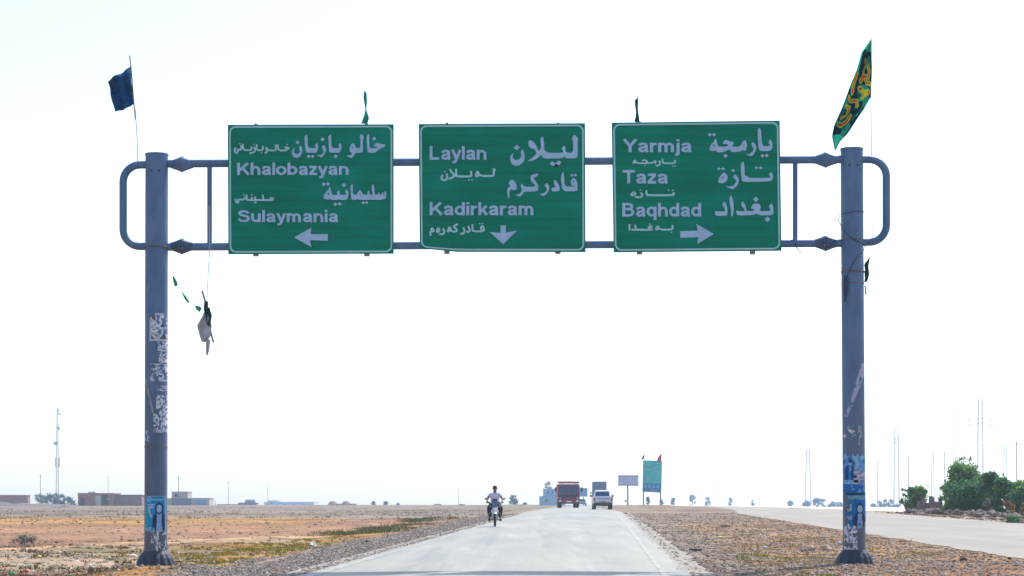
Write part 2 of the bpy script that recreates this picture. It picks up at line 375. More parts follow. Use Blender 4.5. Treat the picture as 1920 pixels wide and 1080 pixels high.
# ------------------------------------------------------------------ loose stones
def stones(name, n, area, size, label, seed, palette, mask=None, sizedist=0):
    g = np.random.default_rng(seed); u0, u1, y0, y1 = area
    # denser near the camera
    t = g.random(n); y = 1/((1/y0)+(1/y1-1/y0)*t); uu = u0+(u1-u0)*g.random(n)
    x = axis(y)+uu
    if mask is not None:
        k = mask(x, y, uu, g); x = x[k]; y = y[k]; uu = uu[k]; n = len(x)
    z = zg(x, y)-.012
    s = size[0]+(size[1]-size[0])*g.random(n)**3
    s = s*(1+(y-40)/150*.8)
    tpl = np.array([(1, 0, 0), (0, 1, 0), (-1, 0, 0), (0, -1, 0), (0, 0, .75), (.6, .6, .45), (-.6, .55, .5), (-.55, -.6, .45), (.6, -.55, .5)])
    fc = np.array([(0, 1, 5), (1, 2, 6), (2, 3, 7), (3, 0, 8), (5, 1, 6), (6, 2, 7), (7, 3, 8), (8, 0, 5), (4, 5, 6), (4, 6, 7), (4, 7, 8), (4, 8, 5)])
    ang = g.random(n)*6.283; ca, sa = np.cos(ang), np.sin(ang)
    tv = tpl[None]*(1+.35*(g.random((n, 9, 3))-.5))*s[:, None, None]*np.stack([np.ones(n), .6+.4*g.random(n), .6+.5*g.random(n)], -1)[:, None]
    vx = tv[..., 0]*ca[:, None]-tv[..., 1]*sa[:, None]+x[:, None]; vy = tv[..., 0]*sa[:, None]+tv[..., 1]*ca[:, None]+y[:, None]; vz = tv[..., 2]+z[:, None]-s[:, None]*.12
    V = np.stack([vx, vy, vz], -1).reshape(-1, 3); Fc = (fc[None]+(np.arange(n)*9)[:, None, None]).reshape(-1, 3)
    mm = bulkmesh(name, V, Fc); pal = np.array(palette); c = pal[g.integers(0, len(pal), n)]*(.45+.75*g.random(n))[:, None]
    setcol(mm, np.repeat(c, 12, 0)); tagstuff(link(name, mm, stone_m), label, 'gravel')
GP = [(.27, .22, .185), (.2, .165, .145), (.32, .265, .22), (.13, .115, .105), (.42, .37, .33), (.26, .17, .13), (.22, .18, .15)]
GR = [(.3, .185, .12), (.24, .14, .095), (.35, .25, .175), (.17, .12, .095), (.42, .34, .27)]
stones('field_clods', 30000, (-60, -6.5, 38, 220), (.02, .09), 'small clods and pebbles scattered over the brown field at the left', 15, [(.25, .16, .11), (.31, .21, .145), (.2, .13, .1), (.38, .29, .21)], lambda x, y, u, g: (y > 40) & (g.random(len(u)) < .25+.75*sstep(.4, .6, fbm(x/2, y, 4, 66))))
stones('post_gravel', 5000, (-14, -6.2, 36, 48), (.012, .045), 'fine gravel and crumbs on the brown soil round the foot of the left post', 16, [(.3, .2, .13), (.22, .15, .1), (.38, .29, .22), (.16, .11, .08)], None)
def noroad2(x, y, u, g): return (u > 3.5+.7*g.random(len(u))**2) & (u < 11.1)
stones('roadside_gravel', 46000, (-7.0, -3.5, 34, 150), (.013, .05), 'grey gravel covering the left verge between road and scrub', 11, GP, lambda x, y, u, g: u > -6.2-(fbm(x, y, 4, 1)-.5)*1.5-g.random(len(u))*.7)
stones('median_gravel', 56000, (3.45, 11.1, 34, 150), (.012, .052), 'brown and grey gravel covering the median right of the road', 12, GP+GR, noroad2)
stones('field_stones', 9000, (-22, -7, 36, 62), (.022, .085), 'pale stones strewn over the scrub behind the left gantry post', 13, [(.38, .3, .235), (.45, .37, .29), (.26, .19, .145), (.52, .45, .38), (.3, .2, .13)], lambda x, y, u, g: (g.random(len(u)) < .12+.88*(fbm(x, y, 3, 40) > .5)) & ((y+g.random(len(u))*3 > 44) | (g.random(len(u)) < .35)))
stones('verge_stones', 2500, (22, 27, 60, 160), (.05, .2), 'stones along the far side of the second carriageway', 14, GR, None)

# ------------------------------------------------------------------ grass and weeds (stuff)
def tufts(name, n, area, h, m, label, seed, mask, blades=14, spread=.16):
    g = np.random.default_rng(seed); u0, u1, y0, y1 = area
    t = g.random(n); y = 1/((1/y0)+(1/y1-1/y0)*t); uu = u0+(u1-u0)*g.random(n); x = axis(y)+uu
    k = mask(x, y, uu, g); x = x[k]; y = y[k]; n = len(x); z = zg(x, y)-.02
    hh = h*(.4+1.0*g.random(n)); N = n*blades
    bx = np.repeat(x, blades); by = np.repeat(y, blades); bz = np.repeat(z, blades); bh = np.repeat(hh, blades)*(.5+.7*g.random(N))
    a = g.random(N)*6.283; rr = np.sqrt(g.random(N))*spread*np.repeat(.5+1.2*g.random(n), blades)
    px = bx+np.cos(a)*rr; py = by+np.sin(a)*rr; le = 1.0*bh; wd = .012+.02*g.random(N); wa = g.random(N)*6.283
    A = np.stack([px-np.cos(wa)*wd, py-np.sin(wa)*wd, bz], -1); B = np.stack([px+np.cos(wa)*wd, py+np.sin(wa)*wd, bz], -1)
    T = np.stack([px+np.cos(a)*le*g.random(N), py+np.sin(a)*le*g.random(N), bz+bh], -1)
    V = np.stack([A, B, T], 1).reshape(-1, 3)
    tagstuff(link(name, bulkmesh(name, V, np.arange(N*3).reshape(-1, 3)), m), label, 'weeds')
straw = mat('dry_straw_weeds', (.42, .24, .07), .9, second=(.5, .36, .12), scale=1.5, spec=.1)
green_w = mat('green_weeds', (.1, .125, .055), .9, second=(.2, .2, .085), scale=1.5, spec=.1)
brown_w = mat('brown_weeds', (.17, .1, .06), .9, second=(.28, .17, .09), scale=1.5, spec=.1)
ygreen_w = mat('yellow_green_weeds', (.3, .3, .05), .9, second=(.36, .28, .06), scale=1.5, spec=.1)
tufts('dry_weeds', 3000, (-22, -6.8, 40, 105), .07, straw, 'dry orange weeds in the scrub left of the gravel verge', 21, lambda x, y, u, g: (fbm(x, y, 4, 1) > .5) & ((y < 58+(x+15)*1.5) | (u > -10.5)))
tufts('green_scrub', 1900, (-26, -7, 46, 75), .065, green_w, 'low green scrub scattered left of the road', 22, lambda x, y, u, g: (fbm(x, y, 3, 50) > .56))
tufts('verge_shrubs', 1500, (-13, -6.3, 85, 150), .13, green_w, 'grey green bushes in a long low strip by the left verge', 23, lambda x, y, u, g: (np.abs(u+8.4+(y-110)*.02+(fbm(x, y, 6, 61)-.5)*3) < 1.2) & (fbm(x, y, 5, 60) > .44), 26, .6)
tufts('brown_scrub', 1300, (-22, -7, 42, 80), .09, brown_w, 'brown dead weeds among the stones left of the road', 24, lambda x, y, u, g: (fbm(x, y, 3, 70) > .58) & (y < 60+(x+15)*2), 20)
tufts('yellow_weeds', 900, (-9.5, -6.6, 46, 90), .07, ygreen_w, 'yellow green weeds along the edge of the gravel', 25, lambda x, y, u, g: fbm(x, y, 3, 80) > .45)
tufts('median_weeds', 420, (5, 11, 38, 75), .07, ygreen_w, 'yellow green weeds on the median near the right post', 26, lambda x, y, u, g: fbm(x, y*.5, 2.5, 21) > .6)
tufts('median_dry_weeds', 700, (5, 11, 38, 90), .07, straw, 'dry weeds scattered over the median', 27, lambda x, y, u, g: fbm(x, y, 2.5, 91) > .56)
tufts('distant_scrub', 2600, (-110, -10, 130, 330), .12, green_w, 'dark scrub dotted over the far left field', 28, lambda x, y, u, g: fbm(x, y, 12, 31) > .55, 12, .6)

# ------------------------------------------------------------------ gantry
YG = 43.5
def pxr(p): return p*YG/F
gan = thing('sign_gantry', 'grey steel gantry on two thick posts spanning the road with green signs', 'gantry', P(946, 1060, YG))
def lathe_z(mb, cx, cy, prof, n=40):
    rings = [[(cx+r*math.cos(2*math.pi*k/n), cy+r*math.sin(2*math.pi*k/n), z) for k in range(n)] for r, z in prof]
    o = len(mb.v)
    for rg in rings: mb.v += rg
    for i in range(len(rings)-1):
        for k in range(n): mb.f.append((o+i*n+k, o+i*n+(k+1) % n, o+(i+1)*n+(k+1) % n, o+(i+1)*n+k))
    mb.f.append(tuple(o+k for k in range(n))); mb.f.append(tuple(o+(len(rings)-1)*n+k for k in range(n)))
POSTS = {}
def post(cxt, cxb, ytop, ybase, rp, label):
    t = P(cxt, ytop, YG); b = P(cxb, ybase, YG); r = pxr(rp)
    mb = MB()
    # leaning tube with a rim
    n = 48; seg = 12
    pts = [b.lerp(t, i/seg) for i in range(seg+1)]
    mb.tube(pts, [r*1.03]+[r]*(seg-1)+[r*.99], n)
    rim = t+Vector((0, 0, -.03)); mb.tube([rim, rim+Vector((0, 0, .035))], r*1.03, n)
    for k, hh in ((1, .26),):
        p = b.lerp(t, hh); mb.tube([p-Vector((0, 0, .006)), p+Vector((0, 0, .006))], r*1.008, n)   # weld seam
    o = flatcaps(obj('post', mb, steel, gan, smooth=True)); o['label'] = label
    # ribbed flared shoe
    mb = MB(); N = 96; rings = []
    z0 = b.z-.08; H = pxr(25)+.08
    for j, (f, k) in enumerate(((0, 0), (.3, .12), (.6, .36), (.82, .66), (.95, .9), (1, 1))):
        ring = []
        for i in range(N):
            a = 2*math.pi*i/N; rib = .35+.65*abs(math.cos(a*7))
            rr = r*1.04+(1-k)*(pxr(9.5)+pxr(5)*rib)+.015*rib*(1-k*.8)
            ring.append((b.x+rr*math.cos(a), b.y+rr*math.sin(a), z0+H*f))
        rings.append(ring)
    for rg in rings: mb.v += rg
    for i in range(len(rings)-1):
        for k in range(N): mb.f.append((i*N+k, i*N+(k+1) % N, (i+1)*N+(k+1) % N, (i+1)*N+k))
    mb.f.append(tuple((len(rings)-1)*N+k for k in range(N)))
    obj('base_shoe', mb, steel_dark, o, smooth=False)
    for dx in (-.35, .35):     # small bolt holes caps near the top
        mb = MB(); c = Vector((t.x+r*dx, t.y-r*math.sqrt(1-dx*dx), P(0, ytop+34, YG).z)); mb.tube([c-Vector((0, .012, 0)), c+Vector((0, .02, 0))], .022, 8)
        obj('bolt', mb, steel_dark, o)
    POSTS[label] = (t, b, r)
    return o
pl = post(294, 292, 289, 1058, 21.3, 'left post with torn papers and one blue poster')
pr = post(1597, 1602, 279, 1056, 21.0, 'right post with two blue posters near its foot')
LT, LB, LR = POSTS['left post with torn papers and one blue poster']
RT, RB, RRr = POSTS['right post with two blue posters near its foot']
def beam(yl, yrr, nm):
    mb = MB(); a = P(315, yl, YG); b = P(1577, yrr, YG)
    mb.tube([a.lerp(b, i/10) for i in range(11)], pxr(7.4), 24); flatcaps(obj('beam', mb, steel, gan, smooth=True))
beam(307, 299, 'upper'); beam(463, 456, 'lower')
def loop(xin, xout, yt, yb, rad):
    s = 1 if xout > xin else -1; pts = [P(xin, yt, YG)]
    for k in range(9):
        a = math.pi/2*k/8; pts.append(P(xout-s*rad+s*rad*math.sin(a), yt+rad-rad*math.cos(a), YG))
    for k in range(9):
        a = math.pi/2*k/8; pts.append(P(xout-s*rad+s*rad*math.cos(a), yb-rad+rad*math.sin(a), YG))
    pts.append(P(xin, yb, YG)); mb = MB(); mb.tube(pts, pxr(7.2), 24); flatcaps(obj('end_loop', mb, steel, gan, smooth=True))
loop(276, 231, 309, 462, 32); loop(1615, 1662, 299, 454, 32)
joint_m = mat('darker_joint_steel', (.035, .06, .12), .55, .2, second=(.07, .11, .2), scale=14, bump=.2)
def joint(px, py):
    c = P(px, py, YG); mb = MB(); X1 = Vector((1, 0, 0))
    prof = [(-21, 7.6), (-17, 8.5), (-2.2, 14), (-1.6, 15.2), (1.6, 15.2), (2.2, 14), (17, 8.5), (21, 7.6)]
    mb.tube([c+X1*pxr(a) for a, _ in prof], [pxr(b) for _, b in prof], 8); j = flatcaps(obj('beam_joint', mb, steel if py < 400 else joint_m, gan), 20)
    for k in range(8):
        a = 2*math.pi*(k+.5)/8; d = Vector((0, math.cos(a), math.sin(a)))*pxr(12.5); m2 = MB(); m2.tube([c+d-X1*.05, c+d+X1*.05], .014, 6)
        obj('flange_bolt', m2, alu, j)
for px, py in ((341, 308), (341, 462), (1548, 299.5), (1548, 456)): joint(px, py)
def strut(px, y0, y1, r=4.6):
    mb = MB(); mb.tube([P(px, y0, YG), P(px, y1, YG)], pxr(r), 14); flatcaps(obj('strut', mb, steel, gan, smooth=True))
for px in (393, 1491, 762, 1123): strut(px, 305-(px-393)*.006, 460-(px-393)*.005) if px in (393, 1491) else None
def ringwire(parent, c, r, z, tilt, m=wire_m, rr=.007, name='wire_band'):
    mb = MB(); pts = []
    for k in range(33):
        a = 2*math.pi*k/32; pts.append(Vector((c.x+(r+rr)*math.cos(a), c.y+(r+rr)*math.sin(a), z+tilt*math.cos(a))))
    mb.tube(pts, rr, 6, cap=False); return obj(name, mb, m, parent)
rust = mat('rusty_wire', (.2, .08, .06), .8)
ringwire(gan, P(294, 462, YG), LR, P(0, 464, YG).z, .0, rust, .012)
ringwire(gan, P(1598, 400, YG), RRr, P(0, 400, YG).z, .03)
ringwire(gan, P(1598, 452, YG), RRr, P(0, 450, YG).z, .0, rust, .008)
ringwire(gan, P(1599, 508, YG), RRr, P(0, 510, YG).z, .0, rust, .012)
ringwire(gan, P(1599, 532, YG), RRr, P(0, 532, YG).z, .0, rust, .006)
def line3(name, pts, r, m, parent=None, n=6):
    mb = MB(); mb.tube(pts, r, n); return obj(name, mb, m, parent)
fy = YG-RRr-.02
line3('loose_wire', [P(1574, 402, fy), P(1572, 412, fy), P(1580, 430, fy), P(1596, 446, fy), P(1617, 457, fy), P(1626, 466, fy)], .009, wire_m, gan)
line3('loose_wire', [P(1621, 466, fy), P(1600, 492, fy), P(1588, 516, fy)], .008, wire_m, gan)
line3('loose_wire', [P(1491, 455, YG-.1), P(1494, 465, YG-.1), P(1504, 476, YG-.1)], .009, wire_m, gan)
line3('loose_wire', [P(1635, 388, YG-.05), P(1635, 420, YG-.05), P(1636, 447, YG-.05), P(1628, 455, YG-.1)], .006, wire_m, gan)

# ------------------------------------------------------------------ sign lettering (traced outlines, source-pixel coordinates)
YS = 43.28                      # sign faces stand in front of the beams
def chaikin(pts):
    out = []
    for i, p in enumerate(pts):
        q = pts[(i+1) % len(pts)]
        out += [(p[0]*.8+q[0]*.2, p[1]*.8+q[1]*.2), (p[0]*.2+q[0]*.8, p[1]*.2+q[1]*.8)]
    return out
def filled(name, polys, Yf, m, parent, depth=.004, smooth=True):   # polys in source pixels; even-odd fill
    cu = bpy.data.curves.new('tmp', 'CURVE'); cu.dimensions = '2D'; cu.fill_mode = 'BOTH'; cu.extrude = depth/2
    for pl_ in polys:
        q = chaikin(pl_) if smooth and len(pl_) > 4 else pl_
        s = cu.splines.new('POLY'); s.points.add(len(q)-1)
        for i, (a, b) in enumerate(q):
            p = P(a, b, Yf); s.points[i].co = (p.x, p.z, 0, 1)
        s.use_cyclic_u = True
    return curve_part(name, cu, Yf, m, parent)
def curve_part(name, cu, Yf, m, parent, xf=lambda x, z: (x, z)):
    o = bpy.data.objects.new('tmp', cu); COL.objects.link(o)
    me = bpy.data.meshes.new_from_object(o.evaluated_get(bpy.context.evaluated_depsgraph_get()))
    bpy.data.objects.remove(o); bpy.data.curves.remove(cu); b = wloc(parent)
    for v in me.vertices:
        x, z = xf(v.co.x, v.co.y); v.co = Vector((x-b.x, Yf-v.co.z-b.y, z-b.z))
    me.name = name; me.materials.clear()
    for f_ in me.polygons: f_.material_index = 0
    return link(name, me, m, parent)
def dia(c, rx, ry=None):
    ry = ry or rx*.95; return [(c[0]-rx, c[1]), (c[0], c[1]-ry), (c[0]+rx, c[1]), (c[0], c[1]+ry)]
def word(parent, o, s, polys, Yf, m=None):
    conv = [[(o[0]+a/s, o[1]+b/s) for a, b in p] for p in polys]
    filled('lettering', conv, Yf, m or lett, parent)
def strokes(parent, o, s, lines, wd, dots, Yf, m=None):
    mb = MB(); lay = 0
    for ln in lines:
        pts = [P(o[0]+a/s, o[1]+b/s, Yf) for a, b in ln]; r = 1.2*wd/s/2*YS/F
        # smooth the polyline
        q = [pts[0]]
        for i in range(1, len(pts)-1):
            q += [pts[i].lerp(pts[i-1], .25), pts[i].lerp(pts[i+1], .25)]
        q.append(pts[-1]); lay += .0006; L = []; Rv = []
        for i, p in enumerate(q):
            d = (q[min(i+1, len(q)-1)]-q[max(i-1, 0)]).normalized(); nn = Vector((-d.z, 0, d.x))
            e = p+(d*(-r*.5 if i == 0 else (r*.5 if i == len(q)-1 else 0)))
            L.append(e+nn*r*.95); Rv.append(e-nn*r*.95)
        yy = Yf-lay; n = len(q)
        vs = [(v.x, yy, v.z) for v in L]+[(v.x, yy, v.z) for v in Rv]
        mb.add(vs, [(i, i+1, n+i+1, n+i) for i in range(n-1)])
        for i in range(1, n-1):    # round joints
            c = q[i]; k = 10; lay2 = yy-.0002*(1+i % 2)
            mb.add([(c.x+r*.95*math.cos(2*math.pi*j/k), lay2, c.z+r*.95*math.sin(2*math.pi*j/k)) for j in range(k)], [tuple(range(k))])
    for c in dots:
        lay += .0006; rx = (c[2] if len(c) > 2 else wd*.62); pp = [P(o[0]+a/s, o[1]+b/s, Yf-lay) for a, b in dia(c, rx, rx*.8)]
        mb.add([(v.x, Yf-lay-.001, v.z) for v in pp], [(0, 1, 2, 3)])
    ob = obj('lettering', mb, m or lett_small, parent, fix=False); return ob
def arcp(cx, cy, rx, ry, a0, a1, n=9): return [(cx+rx*math.cos(R(a0+(a1-a0)*k/n)), cy+ry*math.sin(R(a0+(a1-a0)*k/n))) for k in range(n+1)]
GL = {'h': (76, [[(14, 0), (14, 100)], arcp(38, 38, 23, 26, 180, 0)+[(61, 0)]]), 'n': (76, [[(14, 0), (14, 73)], arcp(38, 38, 23, 26, 180, 0)+[(61, 0)]]),
 'm': (112, [[(14, 0), (14, 73)], arcp(33.5, 42, 19, 22, 180, 0)+[(52.5, 0)], arcp(72.5, 42, 19, 22, 180, 0)+[(91.5, 0)]]), 'u': (76, [[(14, 73)]+arcp(37.5, 35, 23.5, 26, 180, 360), [(61, 73), (61, 0)]]),
 'o': (75, [arcp(37, 36.5, 27, 28, 0, 360, 24)]), 'b': (76, [[(14, 0), (14, 100)], arcp(38, 36.5, 24.5, 28, 0, 360, 22)]), 'd': (76, [[(61, 0), (61, 100)], arcp(37, 36.5, 24.5, 28, 0, 360, 22)]),
 'q': (76, [[(61, 73), (61, -27)], arcp(37, 36.5, 24.5, 28, 0, 360, 22)]), 'l': (28, [[(14, 0), (14, 100)]]), 'i': (28, [[(14, 0), (14, 73)], [(14, 83), (14, 100)]]),
 'j': (28, [[(14, 73), (14, -10), (10, -18), (-4, -19)], [(14, 83), (14, 100)]]), 'z': (62, [[(6, 65), (56, 65)], [(50, 63), (12, 11)], [(5, 8.5), (58, 8.5)]]),
 'y': (68, [[(9, 73), (35, 6)], [(60, 73), (36, 4), (29, -14), (20, -19), (8, -18)]]), 'r': (50, [[(14, 0), (14, 73)], [(14, 38), (20, 56), (32, 63), (46, 62)]]),
 'k': (69, [[(14, 0), (14, 100)], [(18, 26), (58, 70)], [(32, 42), (61, 1)]]), 'K': (92, [[(14, 0), (14, 100)], [(18, 34), (78, 97)], [(40, 58), (83, 2)]]),
 'a': (72, [[(13, 50), (18, 60), (28, 65), (40, 65), (51, 61), (55, 52), (55, 22), (58, 8), (62, 0)], [(55, 42), (36, 37), (20, 32), (14, 21), (19, 11), (31, 7), (45, 12), (55, 24)]]),
 'S': (92, [[(76, 71), (70, 84), (46, 91.5), (24, 86), (17, 74), (24, 62), (48, 54), (71, 45), (79, 29), (71, 14), (46, 8.5), (22, 14), (12, 31)]]),
 'L': (78, [[(14, 100), (14, 0)], [(14, 8.5), (68, 8.5)]]), 'Y': (88, [[(8, 100), (44, 46)], [(80, 100), (44, 46)], [(44, 52), (44, 0)]]), 'T': (84, [[(4, 91.5), (80, 91.5)], [(42, 94), (42, 0)]]),
 'B': (92, [[(14, 0), (14, 100)], [(14, 91.5), (46, 91.5)]+arcp(48, 73.5, 21, 18, 90, -90, 8)+[(14, 54)], [(14, 54)]+arcp(52, 31.5, 23, 23, 90, -90, 8)+[(14, 8.5)]])}
def latin(parent, txt, x0, x1, ytop, ybase, Yf):
    adv = 0; pos = []
    for ch in txt: pos.append(adv); adv += GL[ch][0]
    W_ = adv-8; sx = (x1-x0)/W_; sy = (ybase-ytop)/100; hw = 9.6; mb = MB(); lay = 0
    for ch, ax_ in zip(txt, pos):
        for ln in GL[ch][1]:
            lay += 1; q = [Vector((a+ax_-4, b)) for a, b in ln]; n = len(q); closed = (q[0]-q[-1]).length < .01; L = []; Rv = []
            for i, p in enumerate(q):
                if closed and i in (0, n-1): d1 = (q[1]-q[0]).normalized(); d0 = (q[-1]-q[-2]).normalized()
                else: d0 = (q[i]-q[i-1]).normalized() if i else (q[1]-q[0]).normalized(); d1 = (q[i+1]-q[i]).normalized() if i < n-1 else d0
                d = (d0+d1).normalized(); nn = Vector((-d.y, d.x)); f = min(1.35, 1/max(.3, d.dot(d1)))
                hh = hw*(1-.1*abs(nn.y)) if len(ln) > 2 else hw
                L.append(p+nn*hh*f); Rv.append(p-nn*hh*f)
            yy = Yf-.0005*(lay % 6)
            vs = []
            for v in L+Rv:
                w_ = P(x0+v.x*sx, ybase-v.y*sy, Yf); vs.append((w_.x, yy, w_.z))
            mb.add(vs, [(i, i+1, n+i+1, n+i) for i in range(n-1)])
    obj('lettering', mb, lett, parent, fix=False)

def sign(quad, label, bracks, bend=None):
    c = P(sum(q[0] for q in quad)/4, quad[3][1], YS)
    t = thing('road_sign', label, 'road sign', c, 'green direction signs hung on the gantry')
    def bil(u_, v_):
        tl, tr, br, bl = quad
        x = (tl[0]*(1-u_)+tr[0]*u_)*(1-v_)+(bl[0]*(1-u_)+br[0]*u_)*v_; y = (tl[1]*(1-u_)+tr[1]*u_)*(1-v_)+(bl[1]*(1-u_)+br[1]*u_)*v_
        if bend: y -= bend*max(0, 1-u_/.22)*v_**12
        return x, y
    # face made of grid with gentle buckling
    nx, nz = 26, 20; mb = MB()
    def dep(i, j): return .004*math.sin(i*.9+j*.3)*math.sin(j*.7)
    for side, yy in ((0, YS), (1, YS+.035)):
        o = len(mb.v)
        for j in range(nz+1):
            for i in range(nx+1):
                p = P(*bil(i/nx, j/nz), YS); mb.v.append((p.x, yy+(dep(i, j)*.4 if side == 0 else 0), p.z))
        for j in range(nz):
            for i in range(nx):
                a = o+j*(nx+1)+i; mb.f.append((a, a+1, a+nx+2, a+nx+1))
    W = nx+1; n0 = 0; n1 = W*(nz+1)
    edge = [(i, 0) for i in range(nx)]+[(nx, j) for j in range(nz)]+[(i, nz) for i in range(nx, 0, -1)]+[(0, j) for j in range(nz, 0, -1)]
    idx = [j*W+i for i, j in edge]
    for k in range(len(idx)): mb.f.append((idx[k], idx[(k+1) % len(idx)], n1+idx[(k+1) % len(idx)], n1+idx[k]))
    obj('panel', mb, sign_green, t)
    # rounded border line
    def rr(ins, rad):
        Wp = quad[1][0]-quad[0][0]; Hp = quad[3][1]-quad[0][1]; pts = []
        for cx, cy, a0 in ((Wp-ins-rad, ins+rad, -90), (Wp-ins-rad, Hp-ins-rad, 0), (ins+rad, Hp-ins-rad, 90), (ins+rad, ins+rad, 180)):
            for k in range(7):
                a = R(a0+15*k); pts.append(((cx+rad*math.cos(a))/Wp, (cy+rad*math.sin(a))/Hp))
        dens = []
        for i, p in enumerate(pts):
            q = pts[(i+1) % len(pts)]; dens.append(p)
            if math.hypot(q[0]-p[0], q[1]-p[1]) > .3:
                for k in range(1, 12): dens.append((p[0]+(q[0]-p[0])*k/12, p[1]+(q[1]-p[1])*k/12))
        return [bil(*p) for p in dens]
    filled('border', [rr(2.6, 12), rr(5.6, 9.4)], YS-.008, lett_small, t, smooth=False)
    for bx in bracks:
        for yy in (quad[3][1]+1.5,):
            mb = MB(); p = P(bx, yy, YS+.07); mb.box((p.x, YS+.066, p.z+.05), (.11, .06, .16)); obj('bracket', mb, alu, t, bevel=.005)
        mb = MB(); a_ = P(bx, quad[0][1]-2, YS+.1); b_ = P(bx, quad[3][1], YS+.1); mb.box((a_.x, YS+.08, (a_.z+b_.z)/2), (.05, .05, a_.z-b_.z)); obj('hanger', mb, alu, t)
    return t
Yt = YS-.012
s1 = sign([(427, 234), (738, 233), (738, 475.5), (428, 476.5)], 'left green direction sign for Khalobazyan and Sulaymania with arrow to the left', (480, 688))
W1 = [[(1530,60),(1540,80),(1545,330),(1640,332),(1700,318),(1680,298),(1620,300),(1650,245),(1690,225),(1740,240),(1790,255),(1852,262),(1832,308),(1760,335),(1700,375),(1650,415),(1600,422),(1530,418),(1505,390),(1488,150),(1490,100)],
 dia((1632,152),42), [(1388,52),(1445,125),(1420,160),(1418,400),(1400,415),(1275,425),(1240,490),(1200,520),(1150,500),(1105,458),(1170,470),(1200,455),(1215,425),(1170,400),(1165,340),(1190,265),(1230,235),(1260,260),(1285,330),(1370,332),(1372,160),(1355,110)], dia((1222,322),17),
 [(812,65),(820,90),(822,330),(965,332),(975,310),(955,285),(990,228),(1015,270),(1015,330),(985,410),(970,418),(800,420),(778,390),(765,150),(765,110)], dia((902,485),42),
 [(668,265),(705,300),(725,350),(715,400),(690,450),(640,510),(600,495),(540,458),(610,462),(655,440),(680,400),(640,320)], dia((653,165),42),
 [(358,72),(368,90),(375,330),(520,332),(530,310),(508,285),(540,230),(567,270),(567,340),(540,415),(530,420),(355,420),(332,390),(312,150),(315,110)], dia((390,487),39), dia((468,487),38),
 [(240,280),(265,320),(275,380),(255,450),(210,505),(160,522),(105,500),(72,440),(75,390),(100,340),(130,322),(112,370),(120,420),(160,442),(200,435),(232,400),(205,335)], dia((182,220),38)]
word(s1, (540, 245), 10.105, W1, Yt)
W2 = [[(905,145),(912,180),(915,410),(1015,412),(1050,330),(1110,295),(1145,330),(1170,410),(1300,412),(1285,340),(1330,290),(1342,410),(1428,412),(1405,340),(1402,180),(1440,145),(1455,180),(1475,410),(1555,412),(1560,380),(1590,345),(1603,412),(1650,412),(1655,380),(1690,335),(1700,412),(1735,412),(1715,370),(1755,305),(1772,370),(1765,545),(1080,548),(1035,520),(990,545),(890,548),(868,500),(848,180)], dia((1095,385),22),
 dia((1180,615),44,42), dia((1270,615),44,42),
 [(760,260),(800,350),(800,420),(770,545),(580,550),(545,520),(520,550),(350,548),(325,500),(290,545),(150,515),(180,400),(240,330),(290,270),(320,200),(345,280),(370,390),(390,420),(510,418),(520,390),(495,355),(550,295),(575,330),(575,418),(730,418),(745,395),(715,340)], dia((285,388),32),
 dia((165,140),54,50), dia((275,135),54,50), dia((685,168),58), dia((465,655),52), dia((572,650),52)]
word(s1, (595, 335), 13.714, W2, Yt)
strokes(s1, (430, 260), 16, [[(1670,270),(1720,255),(1790,280)], [(1790,280),(1730,320),(1690,355),(1470,355),(1455,190)], [(1395,190),(1395,330),(1370,355),(1150,350),(1120,260),(1095,300),(1130,350),(1130,410),(1075,430)], [(1000,230),(1010,300),(980,350),(850,350),(820,300),(820,180)], [(740,260),(785,320),(760,390),(690,430),(620,430)], [(655,240),(675,300),(640,345),(420,345),(405,170)], [(350,220),(365,300),(340,335),(240,325),(270,370),(210,440),(160,390),(160,310),(190,280)]], 46, [(1732,175),(970,430),(740,170),(320,155)], Yt)
strokes(s1, (430, 360), 19.2, [[(1580,210),(1570,285),(1540,290),(640,290),(625,260),(620,110)], [(1490,200),(1490,290)], [(1200,120),(1230,280)], [(930,190),(940,280)], [(820,200),(800,280)], [(560,190),(565,250),(530,275),(310,270),(345,330),(290,400),(230,330),(225,270)]], 58, [(520,105),(805,105),(940,375,55)], Yt)
latin(s1, 'Khalobazyan', 444.5, 654, 305, 328, Yt); latin(s1, 'Sulaymania', 445.5, 634, 393.8, 416.5, Yt)
filled('arrow', [[(430+a/5.684, 290+b/5.684) for a, b in ((690,882),(875,778),(865,848),(1050,845),(1050,918),(862,912),(875,985))]], Yt, lett, s1, smooth=False)

